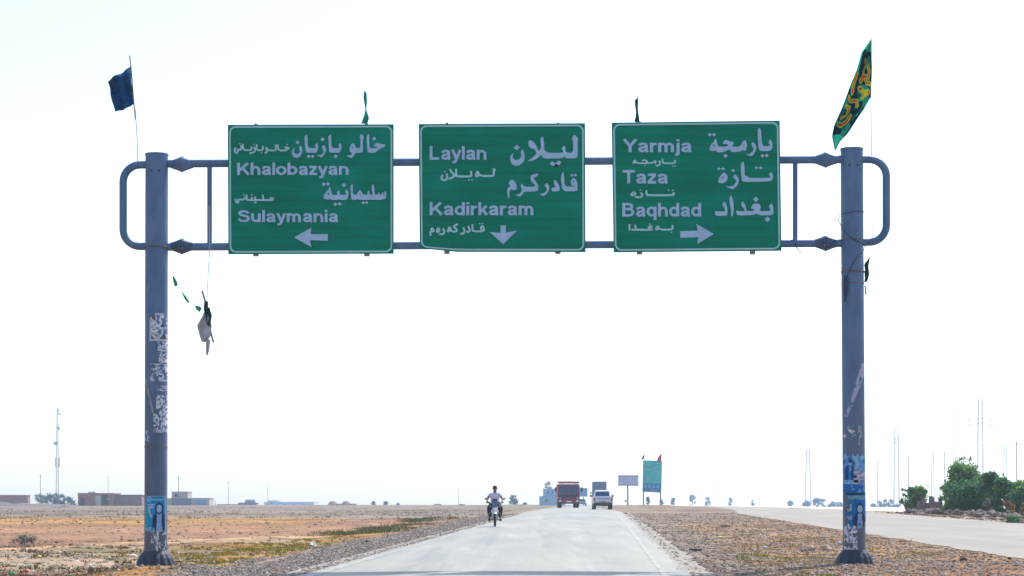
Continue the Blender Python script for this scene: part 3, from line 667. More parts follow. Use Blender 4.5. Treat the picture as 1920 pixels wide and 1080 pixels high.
s2 = sign([(785, 232.5), (1097, 231), (1098, 472.5), (787, 472)], 'middle green direction sign for Laylan and Kadirkaram with arrow pointing down', (838, 1046), bend=7)
W3 = [[(1055,90),(1115,155),(1103,195),(1108,400),(1085,438),(940,440),(908,408),(880,440),(600,443),(578,382),(540,425),(480,465),(370,482),(430,445),(500,385),(508,350),(470,292),(440,300),(395,260),(388,210),(415,165),(490,225),(525,300),(545,338),(575,280),(563,160),(600,112),(615,200),(628,358),(885,360),(898,330),(870,300),(910,248),(928,290),(932,358),(1040,358),(1038,200),(1020,145)],
 [(697,522),(735,482),(790,515),(752,556)], [(785,512),(822,470),(870,492),(835,545)],
 [(300,300),(330,360),(340,420),(320,490),(260,540),(200,550),(150,520),(125,460),(135,400),(180,355),(162,400),(170,440),(210,465),(260,455),(290,410),(282,340)], [(175,290),(220,243),(270,275),(230,320)],
 [(900,628),(908,680),(915,845),(1060,848),(1078,838),(1015,832),(1000,780),(1020,735),(1045,718),(1080,745),(1102,800),(1100,880),(1095,915),(880,915),(858,690)], dia((1042,775),14), dia((1020,685),25), dia((1070,682),25),
 [(770,740),(820,800),(845,860),(840,915),(735,918),(722,880),(745,862),(790,855),(755,800)], [(655,790),(690,840),(695,880),(660,950),(610,990),(545,950),(600,950),(645,920),(660,870),(622,835)],
 [(540,655),(520,700),(480,710),(465,730),(520,800),(538,850),(525,918),(330,920),(300,970),(265,998),(190,958),(250,960),(290,920),(300,880),(275,840),(298,798),(325,850),(480,850),(490,825),(430,770),(420,720),(430,680)],
 [(155,738),(205,790),(225,840),(215,905),(150,890),(120,900),(115,1000),(105,1025),(85,940),(85,880),(140,825),(100,815),(120,770)]]
word(s2, (940, 240), 7.714, W3[:5], Yt); word(s2, (940, 240), 7.714, W3[5:], Yt)
strokes(s2, (820, 310), 16, [[(1690,110),(1695,280),(1670,320),(1270,320),(1215,160),(1140,310),(1210,335),(1240,280)], [(1690,110),(1735,155)], [(1005,180),(1030,280),(1000,335),(600,335),(570,300),(560,120)], [(380,130),(440,220),(500,270),(510,320),(440,370),(350,400)], [(500,270),(560,315)], [(280,260),(300,350),(270,430),(200,450),(130,420),(125,350),(160,300)]], 54, [(950,440),(1040,440),(225,180)], Yt)
strokes(s2, (800, 410), 16, [[(1650,330),(1620,270),(1670,210),(1720,290),(1710,380),(1400,380),(1375,340),(1370,180)], [(1245,230),(1300,330),(1290,390),(1205,390)], [(1100,280),(1140,350),(1120,430),(1070,460),(1020,440)], [(925,165),(800,230),(900,320),(900,390),(740,390),(700,230),(620,370),(680,390),(700,330)], [(490,300),(540,370),(510,450),(460,475),(390,460)], [(345,270),(390,330),(370,400),(300,400),(310,330),(345,270)], [(130,330),(165,280),(225,360),(190,390),(130,370),(105,420),(115,500)]], 50, [(1590,150),(1675,150)], Yt)
latin(s2, 'Laylan', 805.5, 912.5, 274, 299.5, Yt); latin(s2, 'Kadirkaram', 805.5, 1002, 379, 403.5, Yt)
filled('arrow', [[(770+a/3.857, 210+b/3.857) for a, b in ((650,820),(688,820),(688,872),(768,858),(670,955),(570,868),(650,875))]], Yt, lett, s2, smooth=False)

s3 = sign([(1147, 230), (1462, 226), (1465.5, 470), (1150.5, 473)], 'right green direction sign for Yarmja, Taza and Baqhdad with arrow to the right', (1199, 1411))
W4 = [[(865,70),(890,130),(905,365),(1015,365),(1030,340),(1000,315),(1030,255),(1068,310),(1062,400),(1030,440),(880,445),(850,410),(832,130)], dia((912,515),32), dia((976,512),32),
 [(760,295),(810,350),(815,410),(780,490),(730,530),(650,485),(710,490),(760,450),(775,400),(732,335)],
 [(645,265),(668,330),(665,390),(640,445),(595,425),(560,452),(420,458),(400,410),(350,440),(300,460),(200,462),(183,420),(165,445),(80,430),(100,350),(150,300),(183,230),(200,300),(212,370),(330,375),(385,355),(350,330),(285,330),(310,285),(345,265),(400,290),(465,300),(455,340),(430,372),(540,378),(575,345),(600,300)], dia((155,355),17), dia((622,340),13), dia((92,188),31), dia((156,188),31), dia((335,515),35)]
W4b = [[(615,598),(628,650),(638,860),(1020,862),(1038,840),(1008,805),(1045,765),(1075,810),(1070,870),(1040,915),(610,925),(585,890),(570,640)], dia((818,703),32,22), dia((884,703),32,22),
 [(480,800),(525,845),(545,890),(525,970),(480,1020),(440,1040),(325,988),(400,995),(460,980),(500,925),(500,890),(448,850)], dia((455,745),34,23),
 [(305,770),(350,800),(372,850),(350,915),(300,945),(230,940),(218,900),(245,840)], dia((290,858),24,14), dia((232,718),31,22), dia((296,718),31,22)]
word(s3, (1320, 230), 8.307, W4, Yt); word(s3, (1320, 230), 8.307, W4b, Yt)
W5 = [[(1725,380),(1765,450),(1775,560),(1765,715),(1450,720),(1380,710),(1305,665),(1220,712),(780,725),(745,640),(750,580),(800,605),(980,605),(960,540),(880,440),(915,315),(980,400),(1015,490),(1025,600),(1230,602),(1240,570),(1205,535),(1170,550),(1160,490),(1200,410),(1290,388),(1390,405),(1425,470),(1415,540),(1390,600),(1680,605),(1690,540),(1640,470)], dia((1288,278),80), dia((1612,830),82),
 [(605,150),(645,260),(670,400),(675,600),(655,740),(615,750),(600,700),(590,520),(550,270)], [(405,325),(470,400),(498,520),(505,650),(495,730),(200,735),(165,700),(150,640),(175,590),(210,610),(430,612),(430,540),(355,435)]]
word(s3, (1330, 355), 14.77, W5, Yt)
k_ = 17.4545
strokes(s3, (1170, 285), k_, [[(1660,270),(1690,330),(1640,370),(1290,370),(1262,330),(1260,230)], [(1150,300),(1190,350),(1160,430),(1100,450),(1050,440)], [(1010,370),(1045,330),(1030,285),(980,320),(900,370),(400,370),(370,250),(290,350),(350,370),(370,320)], [(600,290),(650,260),(780,300),(700,360)]], 46, [(1600,460),(1680,460),(680,445)], Yt)
strokes(s3, (1170, 350), k_, [[(1600,200),(1650,240),(1600,282),(760,280),(738,250),(735,140)], [(560,210),(615,270),(560,340),(490,350),(380,335)], [(320,180),(390,220),(330,285),(220,280),(270,210),(320,180)]], 56, [(1460,120),(1590,120),(530,112)], Yt)
strokes(s3, (1165, 410), k_, [[(1670,230),(1685,310),(1640,360),(1250,360),(1200,230),(1115,340),(1190,360),(1210,300)], [(1000,265),(930,245),(880,300),(1020,350),(960,365),(350,360)], [(450,220),(480,340)], [(260,200),(270,370)]], 56, [(1640,445),(930,175)], Yt)
latin(s3, 'Yarmja', 1169, 1296.6, 261, 285.3, Yt); latin(s3, 'Taza', 1167.4, 1252, 319, 344, Yt); latin(s3, 'Baqhdad', 1166.7, 1315, 380.5, 406, Yt)
filled('arrow', [[(1120+a/3.273, 160+b/3.273) for a, b in ((508,895),(615,892),(608,850),(715,912),(612,975),(622,932),(510,935))]], Yt, lett, s3, smooth=False)

# ------------------------------------------------------------------ printed sheets (grid of cells, flat print as face colours)
def seg_d(p, a, b):
    ax, ay = a; bx, by = b; dx, dy = bx-ax, by-ay; t = max(0, min(1, ((p[0]-ax)*dx+(p[1]-ay)*dy)/(dx*dx+dy*dy+1e-9)))
    return math.hypot(p[0]-ax-dx*t, p[1]-ay-dy*t)
def pl_d(p, pts): return min(seg_d(p, pts[i], pts[i+1]) for i in range(len(pts)-1))
def inell(p, c, rx, ry): return ((p[0]-c[0])/rx)**2+((p[1]-c[1])/ry)**2 < 1
def nz(x, y, s=1, k=0): return mnoise.noise(Vector((x*s, y*s, k*7.3)))
def wrap_sheet(name, label, cat, post3, x0, x1, y0, y1, paint, nx=30, ny=50, off=.006, group=None):
    T, B, r = post3; vs = []; idx = {}; fs = []; cols = []
    def vert(i, j):
        k = (i, j)
        if k in idx: return idx[k]
        px = x0+(x1-x0)*i/nx; py = y0+(y1-y0)*j/ny; z = CZ-(py-946)*YG/F; t = (z-B.z)/(T.z-B.z); cx = B.x+(T.x-B.x)*t
        d = ((px-960)*YG/F-cx)/r; d = max(-.999, min(.999, d)); a = math.asin(d); rr = r+off+.002*nz(px, py, .5)
        vs.append((cx+rr*math.sin(a), YG-rr*math.cos(a), z)); idx[k] = len(vs)-1; return idx[k]
    for j in range(ny):
        for i in range(nx):
            c = paint((i+.5)/nx, (j+.5)/ny)
            if c is None: continue
            fs.append((vert(i, j), vert(i+1, j), vert(i+1, j+1), vert(i, j+1))); cols.append(c)
    c0 = vs[0]; me = bpy.data.meshes.new(name); me.from_pydata([(v[0]-c0[0], v[1]-c0[1], v[2]-c0[2]) for v in vs], [], fs); me.update(); setcol(me, cols)
    o = link(name, me, print_m); o.location = c0; tag(o, label, cat, group)
LP = (LT, LB, LR); RP = (RT, RB, RRr)
BL = (.01, .17, .48); LBL = (.16, .42, .66); NV = (.01, .025, .09); PALE = (.38, .5, .68)
def woman(u, v, cx, cy, sc, bgc):
    p = ((u-cx)/sc, (v-cy)/sc*1.65)
    if inell(p, (0, 0), .13, .19): 
        if abs(p[1]+.03) < .018 and (abs(abs(p[0])-.06) < .03): return NV
        if inell(p, (0, .1), .05, .015): return (.2, .15, .3)
        return (.34, .52, .7)
    if inell(p, (0, -.02), .2, .28): return NV
    if p[1] > .1 and abs(p[0]-.0) < .1+.04*(p[1]): return (.2, .36, .6)
    if p[1] > .17 and abs(p[0]) < .16+.4*min(p[1]-.17, .35)**.7: return (.015, .035, .12)
    return bgc
def poster1(u, v):
    if u < .04 or u > .97 or v < .02 or v > .975: return (.25, .4, .5)
    if v < .18:
        if inell((u, v*1.75), (.22, .18), .15, .16): return (.1, .35, .6) if nz(u, v, 14) > 0 else (.2, .5, .65)
        return (.15, .42, .58) if .06 < v < .14 and u > .36 and nz(u*3, v, 12) > -.25 else (.02, .2, .42)
    if .23 < v < .265 and .1 < u < .5: return (.3, .55, .8)
    if seg_d((u, v*1.75), (.2, .56), (.4, .56)) < .05 or seg_d((u, v*1.75), (.18, .6), (.32, 1.02)) < .045: return (.4, .45, .6)
    if v > .88 and u < .5 and nz(u*2, v*3, 12) > .05: return PALE
    return woman(u, v, .72, .36, .95, (.01, .2+.12*(1-u), .5))
wrap_sheet('poster', 'blue poster of a woman in a dark jacket near the foot of the left post', 'poster', LP, 275.5, 311.5, 930, 996, poster1, 36, 60)
def poster2(u, v):
    if v < .05 and nz(u*9, v, 1) < .1: return None
    if v > .62 and u > .96: return None
    q = (u, v*1.85)
    if inell(q, (.27, .35), .085, .07): return (.015, .02, .07)
    if inell(q, (.27, .41), .07, .105):
        return (.03, .05, .12) if abs(q[1]-.385) < .016 and abs(abs(u-.27)-.032) < .016 else (.3, .4, .52)
    if v < .68 and (inell(q, (.24, .72), .2, .2) or (v > .38 and abs(u-.23) < .2)): return (.3, .42, .56) if abs(u-.27) < .03 and v < .42 else ((.012, .06, .24) if abs(u-.25) > .055+.03*nz(u*9, v*9) else (.02, .2, .5))
    if u > .42 and .44 < v < .8:
        if (abs(v-.6) < .03 and u < .58+.1*nz(u*9, v*9)) or (abs(v-.71) < .035 and u < .62+.1*nz(u*9, v*9)): return (.01, .01, .02)
        return (.46, .42, .5) if nz(u*3, v*26, 1, 3) > -.12 else (.14, .2, .42)
    if v > .78: return (.01, .13, .42) if nz(u*6, v*12, 1, 5) < .3 else (.15, .35, .6)
    k = nz(u*5, v*7, 1, 2)
    return (.02, .12, .36) if k > .32 else ((.10, .28, .56) if k > -.1 else (.24, .42, .62))
wrap_sheet('poster', 'faded blue poster of a man with pale text lines on the right post', 'poster', RP, 1581, 1620.5, 852, 923, poster2, 36, 56)
def poster3(u, v):
    if v > .82 and nz(u*4, v*4, 1.5, 4) > .05+.5*(.95-v): return None
    if u < .1+.12*nz(0, v*9, 1, 3): return None
    if u < .3 and nz(u*6, v*8, 1, 5) > .1: return (.35, .38, .42) if nz(u*9, v*9, 1, 6) > 0 else None
    if v < .07: return (.0, .06, .14)
    if v < .2: return (.16, .32, .42) if nz(u*12, v*8, 1) > -.2 else (.04, .2, .32)
    return woman(u, v, .68, .45, .9, (.01, .15, .4))
wrap_sheet('poster', 'torn blue poster of a woman with dark hair, lower one on the right post', 'poster', RP, 1581.5, 1622, 924, 991, poster3, 36, 56)
def torn(seed, dens, blue=.3, frame=False):
    def f(u, v):
        n = nz(u*3, v*3, 1, seed)+.5*nz(u*8, v*8, 1, seed+1)
        if frame and (u < .12 or v < .06 or v > .93):
            if n < -.3: return None
            return (.5, .5, .56)
        if n < dens: return None
        m_ = nz(u*5, v*5, 1, seed+3)
        if m_ > blue+.1: return (.12, .2, .36)
        if m_ < -.3 or nz(u*14, v*14, 1, seed+6) > .42: return (.09, .1, .14)
        return (.62, .63, .7) if nz(u*9, v*9, 1, seed+9) > -.2 else (.3, .34, .43)
    return f
PG = 'torn paper scraps left on the posts'
for (pp, x0, x1, y0, y1, sd, de, fr, lb) in (
    (LP, 284, 314, 589, 641, 2, -.4, True, 'torn white poster remains, topmost scrap on the left post'),
    (LP, 299, 314.5, 642, 660, 5, -.3, False, 'small white scrap just below the topmost torn poster on the left post'),
    (LP, 301, 314.5, 662, 682, 8, -.15, False, 'thin torn scrap at the right edge midway up the left post'),
    (LP, 285, 314.5, 683, 716, 11, -.25, False, 'torn white and blue paper scrap halfway up the left post'),
    (LP, 297, 314.5, 724, 734, 31, .02, False, 'narrow strip of torn specks between two larger scraps on the left post'),
    (LP, 296, 314, 742, 778, 14, -.18, False, 'ragged paper scrap with dark marks below the middle of the left post'),
    (LP, 291, 314, 777, 812, 17, -.3, False, 'torn white scrap with blue, lowest large one on the left post'),
    (LP, 272.5, 283, 808, 828, 20, -.15, False, 'small bright blue scrap at the left edge of the left post'),
    (LP, 287, 301, 996, 1018, 33, -.1, False, 'white paper drip below the blue poster on the left post'),
    (LP, 295, 312, 998, 1034, 35, .0, False, 'flaky paper specks near the foot of the left post'),
    (RP, 1579, 1600, 799, 820, 23, .22, False, 'flaky white paper specks high on the right post above the posters'),
    (RP, 1606, 1612, 799, 835, 26, .12, False, 'narrow white torn strip above the posters on the right post'),
    (RP, 1582, 1604, 982, 1030, 29, -.22, False, 'torn pale paper below the posters on the right post')):
    wrap_sheet('paper_scrap', lb, 'paper scrap', pp, x0, x1, y0, y1, torn(sd, de, .12 if sd in (11, 17, 20) else .3, fr), 20, 28, .005, PG)
def smear(u, v):
    d = abs((u-.1)-(.85*(1-v))) ; w_ = .05+.13*(1-v)
    return (.36, .36, .5) if d < w_ and nz(u*8, v*8, 1, 9) > -.35 else None
wrap_sheet('paint_smear', 'long pale diagonal smear halfway down the right post', 'paint smear', RP, 1580, 1622, 682, 782, smear, 30, 70, .003)
def smear2(u, v):
    return (.32, .27, .3) if abs(u-(.05+.7*v)) < .09 and nz(u*8, v*8, 1, 19) > -.3 else None
wrap_sheet('paint_smear', 'pinkish diagonal smear on the left post beside the torn scraps', 'paint smear', LP, 274, 296, 708, 775, smear2, 24, 60, .003)
rubtape = mat('brown_tape', (.12, .09, .09), .8)
ringwire(gan, P(292, 838, YG), LR, P(0, 838, YG).z, 0, rubtape, .008)

# ------------------------------------------------------------------ flags
def cloth(name, left, right, Y0, m, parent, n=24, k=10, rip=.06, seed=0, paint=None, close=False):
    def at(pts, t):
        L = [0]
        for i in range(len(pts)-1): L.append(L[-1]+math.dist(pts[i], pts[i+1]))
        d = t*L[-1]
        for i in range(len(pts)-1):
            if d <= L[i+1]+1e-9:
                f = (d-L[i])/(L[i+1]-L[i]+1e-9); return (pts[i][0]+(pts[i+1][0]-pts[i][0])*f, pts[i][1]+(pts[i+1][1]-pts[i][1])*f)
        return pts[-1]
    vs = []; fs = []; cols = []
    for j in range(n+1):
        a = at(left, j/n); b = at(right, j/n)
        for i in range(k+1):
            f = i/k; x = a[0]+(b[0]-a[0])*f; y = a[1]+(b[1]-a[1])*f
            dd = rip*(math.sin(f*9+j/n*5+seed)*(1-f*.6)+.5*math.sin(j/n*13+f*4+seed*2))
            vs.append(tuple(P(x, y, Y0)+Vector((0, dd, 0))))
    for j in range(n):
        for i in range(k):
            q = j*(k+1)+i; fs.append((q, q+1, q+k+2, q+k+1))
            if paint: cols.append(paint((i+.5)/k, (j+.5)/n))
    b = wloc(parent) if parent is not None else Vector(vs[0])
    me = bpy.data.meshes.new(name); me.from_pydata([tuple(Vector(v)-b) for v in vs], [], fs); me.update()
    if paint: setcol(me, cols)
    me.shade_smooth(); o = link(name, me, m, parent)
    if parent is None: o.location = b
    s = o.modifiers.new('thick', 'SOLIDIFY'); s.thickness = .004
    return o
Yf = YG-.08
t = thing('flag', 'navy blue flag on a crooked stick above the left post', 'flag', P(258, 300, Yf))
line3('stick', [P(243, 104, Yf), P(246, 130, Yf), P(251, 194, Yf), P(254, 224, Yf)], .014, wood_m, t)
line3('stick_base', [P(253.5, 205, Yf-.02), P(256, 240, Yf-.02), P(257.5, 270, Yf-.02), P(257.5, 305, Yf-.02)], .009, string_m, t)
cloth('cloth', [(244.5, 121), (230, 135), (214, 146), (202, 153)], [(251, 195), (240, 203), (228, 206), (216, 209.5)], Yf, cloth_blue, t, 20, 20, .09, 1)
for ch in t.children: pass
t = thing('flag', 'long green flag with red and yellow print hanging above the right post', 'flag', P(1634, 292, Yf))
line3('stick', [P(1634, 72, Yf), P(1633, 186, Yf), P(1634, 292, Yf)], .009, string_m, t)
ST = [[(.45, .17), (.62, .2), (.8, .26), (.78, .33), (.55, .31), (.4, .36)], [(.55, .24), (.5, .29), (.72, .38), (.9, .37)], [(.12, .33), (.1, .41), (.2, .47)], [(.45, .42), (.62, .45), (.85, .44), (.7, .5)],
      [(.1, .52), (.28, .55), (.5, .53), (.62, .58)], [(.15, .6), (.35, .61), (.4, .67), (.22, .7)], [(.2, .76), (.4, .78), (.55, .74), (.6, .68)]]
WD = [.022, .016, .03, .042, .02, .014, .036]
def pf(u, v):
    p = (u*.8+.07*nz(u*3, v*8), v*2.4+.05*nz(u*3, v*8, 1, 6))
    d = min(pl_d(p, [(a*.8, b*2.4) for a, b in s])-w_ for s, w_ in zip(ST, WD))
    k = nz(u*3, v*7, 1, 8)
    if d < -.004+.02*k: return (.72, .02, .02) if k > -.25 else (.75, .55, .03)
    if d < .014+.02*k: return (.72, .62, .03)
    if d < .03+.02*k: return (.1, .5, .1)
    if v < .1 or v > .86 or (u < .12 and v < .3): return (.02, .6, .34)
    if k > .0: return (.004, .03, .05)
    return (.01, .32, .2) if nz(u*5, v*12, 1, 11) > -.05 else (.01, .13, .12)
cloth('cloth', [(1632, 75), (1616, 98), (1607, 130), (1592, 165), (1577, 205), (1564, 235), (1560, 255), (1565, 281)], [(1633, 75), (1634, 130), (1634, 180), (1620, 205), (1606, 225), (1590, 250), (1575, 266), (1567, 282)], Yf, flag_m, t, 110, 44, .07, 2, pf)
t = thing('flag', 'limp green flag on a stick above the left sign', 'flag', P(684, 232, YG+.05))
line3('stick', [P(684, 170, YG+.05), P(686, 200, YG+.05), P(685, 240, YG+.05)], .008, wood_m, t)
cloth('cloth', [(683, 171), (681.5, 185), (684, 197), (685, 205), (683, 215), (677, 232)], [(687, 173), (688, 190), (687, 200), (687, 206), (692, 221), (689, 232)], YG+.03, cloth_green, t, 20, 6, .03, 3)
t = thing('flag', 'tiny ragged dark green flag above the right sign', 'flag', P(1195, 228, YG+.05))
line3('stick', [P(1195, 180, YG+.05), P(1195, 236, YG+.05)], .008, wood_m, t)
cloth('cloth', [(1195, 183), (1190, 189), (1191, 198), (1193, 210), (1192, 220), (1189, 229)], [(1196, 183), (1197, 192), (1196, 200), (1197, 212), (1198, 220), (1199, 229)], YG+.03, cloth_dgreen, t, 20, 6, .03, 5)
# dead flag bundle hanging by a string under the lower beam, and a pennant string to it
t = thing('hanging_flag', 'faded grey flag bundle dangling on a string beside the left post', 'flag', P(390, 470, YG))
line3('string', [P(392, 385, YG-.1), P(393, 470, YG-.1), P(391, 500, YG-.1), P(389, 540, YG-.1), P(388, 562, YG-.1)], .008, string_m, t)
line3('stick', [P(379, 545, YG-.1), P(386, 570, YG-.1), P(390, 600, YG-.1), P(400, 642, YG-.1)], .022, wood_m, t)
cloth('knot', [(383, 563), (382, 575), (384, 588)], [(390, 565), (391, 578), (388, 590)], YG-.16, cloth_slate, t, 8, 6, .05, 7)
cloth('rag', [(384, 578), (386, 590), (387, 605), (391, 612)], [(393, 576), (397, 590), (396, 600), (394, 610)], YG-.17, cloth_dgreen, t, 8, 6, .04, 8)
cloth('cloth', [(384, 583), (376, 600), (370, 612), (374, 630), (378, 641)], [(388, 585), (394, 600), (397, 612), (395, 630), (386, 641)], YG-.13, cloth_grey, t, 16, 10, .05, 9)
cloth('cloth_tail', [(387, 636), (386, 652), (386, 664)], [(394, 636), (393, 652), (390, 667)], YG-.12, cloth_grey, t, 8, 4, .03, 10)
t = thing('pennant_string', 'string of small green pennants from the left post to the grey flag', 'pennants', P(315, 517, YG))
line3('string', [P(315, 516, YG-.1), P(325, 518, YG-.1), P(340, 545, YG-.1), P(358, 570, YG-.1), P(372, 577, YG-.1), P(384, 573, YG-.1)], .006, string_m, t)
for l_, r_ in (([(324, 518), (325, 528), (328, 538)], [(326, 518), (332, 528), (333, 535)]), ([(341, 548), (346, 560), (353, 569)], [(343, 549), (350, 558), (355, 565)]), ([(365, 573), (368, 580), (374, 585)], [(367, 573), (374, 574), (379, 579)])):
    cloth('pennant', l_, r_, YG-.1, cloth_green, t, 8, 5, .02, l_[0][0])
t = thing('rag', 'dark rag hanging from a wire on the face of the right post', 'rag', P(1586, 515, YG-.3))
cloth('cloth', [(1582, 518), (1582, 540), (1583, 555), (1582, 566)], [(1590, 516), (1591, 535), (1589, 550), (1586, 566)], fy-.02, cloth_slate, t, 12, 5, .02, 12)
t = thing('rag', 'torn dark green rag sticking out at the right side of the right post', 'rag', P(1622, 500, YG))
cloth('cloth', [(1621, 495), (1622, 505), (1621, 518), (1620, 530)], [(1632, 480), (1628, 500), (1630, 515), (1626, 528)], YG-.05, cloth_dgreen, t, 12, 5, .03, 13)
cloth('strip', [(1621, 535), (1622, 552)], [(1623, 535), (1625, 553)], YG-.05, cloth_slate, t, 5, 3, .01, 14)

# ------------------------------------------------------------------ motorcycle and rider
def ell(mb, c, r, n=14, m_=9):
    o = len(mb.v)
    for j in range(m_+1):
        a = math.pi*j/m_
        for i in range(n):
            b = 2*math.pi*i/n; mb.v.append((c[0]+r[0]*math.sin(a)*math.cos(b), c[1]+r[1]*math.sin(a)*math.sin(b), c[2]+r[2]*math.cos(a)))
    for j in range(m_):
        for i in range(n): mb.f.append((o+j*n+i, o+j*n+(i+1) % n, o+(j+1)*n+(i+1) % n, o+(j+1)*n+i))
YM = 90.5; XM = (928-960)*YM/F; ZM = float(zr(YM))+.03
def M_(x, y, z): return Vector((XM+x, YM+y, ZM+z))
mo = thing('motorcycle', 'dark motorcycle coming along the left edge of the road with a rider', 'motorcycle', M_(0, 0, 0))
def wheel_y(y, r, wd):
    mb = MB(); c = M_(0, y, r)
    n = 28; rings = []
    for k in range(n):
        a = 2*math.pi*k/n
        for q in range(8):
            b = 2*math.pi*q/8; rr = r-wd*.5+wd*.5*math.cos(b)
            mb.v.append((c.x+wd*.5*math.sin(b), c.y+rr*math.cos(a), c.z+rr*math.sin(a)))
    for k in range(n):
        for q in range(8): mb.f.append((k*8+q, k*8+(q+1) % 8, ((k+1) % n)*8+(q+1) % 8, ((k+1) % n)*8+q))
    wl = obj('wheel', mb, rubber, mo, smooth=True)
    mb = MB(); mb.tube([M_(-.05, y, r), M_(.05, y, r)], .05, 10)
    for k in range(8):
        a = math.pi*2*k/8; mb.tube([M_(0, y, r), M_(0, y+(r-.05)*math.cos(a), r+(r-.05)*math.sin(a))], .006, 4)
    obj('spokes', mb, chrome, wl)
wheel_y(-.62, .30, .095); wheel_y(.66, .30, .11)
for s in (-1, 1):
    mb = MB(); mb.tube([M_(s*.085, -.62, .3), M_(s*.085, -.38, .92)], .024, 10); obj('fork', mb, chrome, mo, smooth=True)
    mb = MB(); mb.tube([M_(s*.09, -.36, .93), M_(s*.2, -.34, 1.02), M_(s*.36, -.22, 1.0)], .014, 8); obj('handlebar', mb, chrome, mo, smooth=True)
    mb = MB(); mb.tube([M_(s*.26, -.3, 1.02), M_(s*.36, -.34, 1.14)], .006, 6); ell(mb, M_(s*.39, -.34, 1.17), (.055, .015, .035)); obj('mirror', mb, black_p, mo, smooth=True)
    mb = MB(); ell(mb, M_(s*.19, -.42, .84), (.035, .04, .03)); obj('indicator', mb, mat('indicator_amber', (.25, .1, .03), .4), mo, smooth=True)
    mb = MB(); mb.tube([M_(s*.04, .1, .3), M_(s*.3, .12, .3)], .015, 6); obj('foot_peg', mb, black_p, mo)
mb = MB()
for k in range(10):
    pass
pts = [M_(0, -.62+.33*math.cos(R(a)), .3+.33*math.sin(R(a))) for a in range(20, 150, 13)]
o_ = len(mb.v)
for p in pts: mb.v += [(p.x-.065, p.y, p.z), (p.x, p.y, p.z+.02), (p.x+.065, p.y, p.z)]
for k in range(len(pts)-1):
    for q in range(2): mb.f.append((o_+k*3+q, o_+k*3+q+1, o_+(k+1)*3+q+1, o_+(k+1)*3+q))
obj('front_fender', mb, chrome, mo, smooth=True, fix=False)
mb = MB(); ell(mb, M_(0, -.5, .72), (.085, .07, .085)); obj('headlight', mb, lampglass, mo, smooth=True)
mb = MB(); mb.prism([(XM-.1, ZM+.8), (XM+.1, ZM+.8), (XM+.1, ZM+1.0), (XM+.06, ZM+1.09), (XM-.06, ZM+1.09), (XM-.12, ZM+1.02)], YM-.47, YM-.4); obj('headlight_fairing', mb, mat('bike_blue', (.06, .14, .25), .35), mo, bevel=.02)
mb = MB(); mb.box(M_(0, -.42, 1.12), (.2, .05, .1)); obj('instrument_cluster', mb, black_p, mo, bevel=.015)
mb = MB(); ell(mb, M_(0, -.08, .78), (.15, .3, .14)); obj('fuel_tank', mb, mat('bike_tank', (.05, .07, .12), .3), mo, smooth=True)
mb = MB(); mb.box(M_(0, .42, .8), (.24, .7, .09)); obj('saddle', mb, black_p, mo, bevel=.03)
mb = MB(); mb.box(M_(0, -.02, .42), (.26, .36, .3)); mb.tube([M_(-.16, -.1, .5), M_(.16, -.1, .5)], .07, 10); obj('engine', mb, mat('engine_metal', (.12, .12, .14), .45, .6), mo, bevel=.02)
mb = MB(); mb.tube([M_(.12, -.2, .4), M_(.16, -.05, .25), M_(.18, .7, .33)], [.022, .025, .045], 8); obj('exhaust', mb, chrome, mo, smooth=True)
for s in (-1, 1):
    mb = MB(); mb.tube([M_(s*.05, -.25, .62), M_(s*.25, -.25, .55), M_(s*.26, -.22, .38), M_(s*.08, -.2, .28)], .014, 6); obj('crash_guard', mb, chrome, mo)
mb = MB(); mb.box(M_(0, -.53, .6), (.16, .008, .06)); obj('number_plate', mb, lampglass, mo)

def skinmesh(name, verts, edges, m, parent, org, sub=2, root=0):
    me = bpy.data.meshes.new(name); me.from_pydata([tuple(M_(*v[:3])-org) for v in verts], edges, []); me.update()
    o = bpy.data.objects.new(name, me); COL.objects.link(o)
    s = o.modifiers.new('skin', 'SKIN'); s.use_smooth_shade = True
    for i, v in enumerate(verts):
        r = v[3]; me.skin_vertices[0].data[i].radius = (r, r) if not isinstance(r, tuple) else r; me.skin_vertices[0].data[i].use_root = (i == root)
    ss = o.modifiers.new('sub', 'SUBSURF'); ss.levels = sub; ss.render_levels = sub
    me2 = bpy.data.meshes.new_from_object(o.evaluated_get(bpy.context.evaluated_depsgraph_get())); bpy.data.objects.remove(o)
    me2.materials.clear(); me2.name = name; o = link(name, me2, m, parent, smooth=True); return o
org = M_(0, .3, 0)
# seated, facing the camera; y negative is towards the camera
J = dict(pel=(0, .3, .93, (.15, .12)), sp=(0, .26, 1.12, (.14, .1)), ch=(0, .2, 1.3, (.17, .115)), nk=(0, .17, 1.45, .06), hd=(0, .13, 1.55, (.075, .09)), ht=(0, .13, 1.66, (.072, .085)))
for s, n_ in ((-1, 'l'), (1, 'r')):
    J['sh'+n_] = (s*.19, .2, 1.38, .06); J['el'+n_] = (s*.33, .04, 1.14, .045); J['wr'+n_] = (s*.32, -.17, 1.04, .03); J['ha'+n_] = (s*.31, -.25, 1.03, (.04, .03))
    J['hp'+n_] = (s*.1, .28, .9, .095); J['kn'+n_] = (s*.25, -.12, .78, .07); J['an'+n_] = (s*.22, .1, .36, .045); J['to'+n_] = (s*.25, -.06, .29, .04)
def chain(names, edges, scale=1.0, tweak=None):
    vs = []
    for n in names:
        v = J[n]; r = v[3]; r = tuple(a*scale for a in r) if isinstance(r, tuple) else r*scale
        vs.append((v[0], v[1], v[2], r))
    return vs, [(names.index(a), names.index(b)) for a, b in edges]
names = list(J); E_ = [('pel', 'sp'), ('sp', 'ch'), ('ch', 'nk'), ('nk', 'hd'), ('hd', 'ht')]
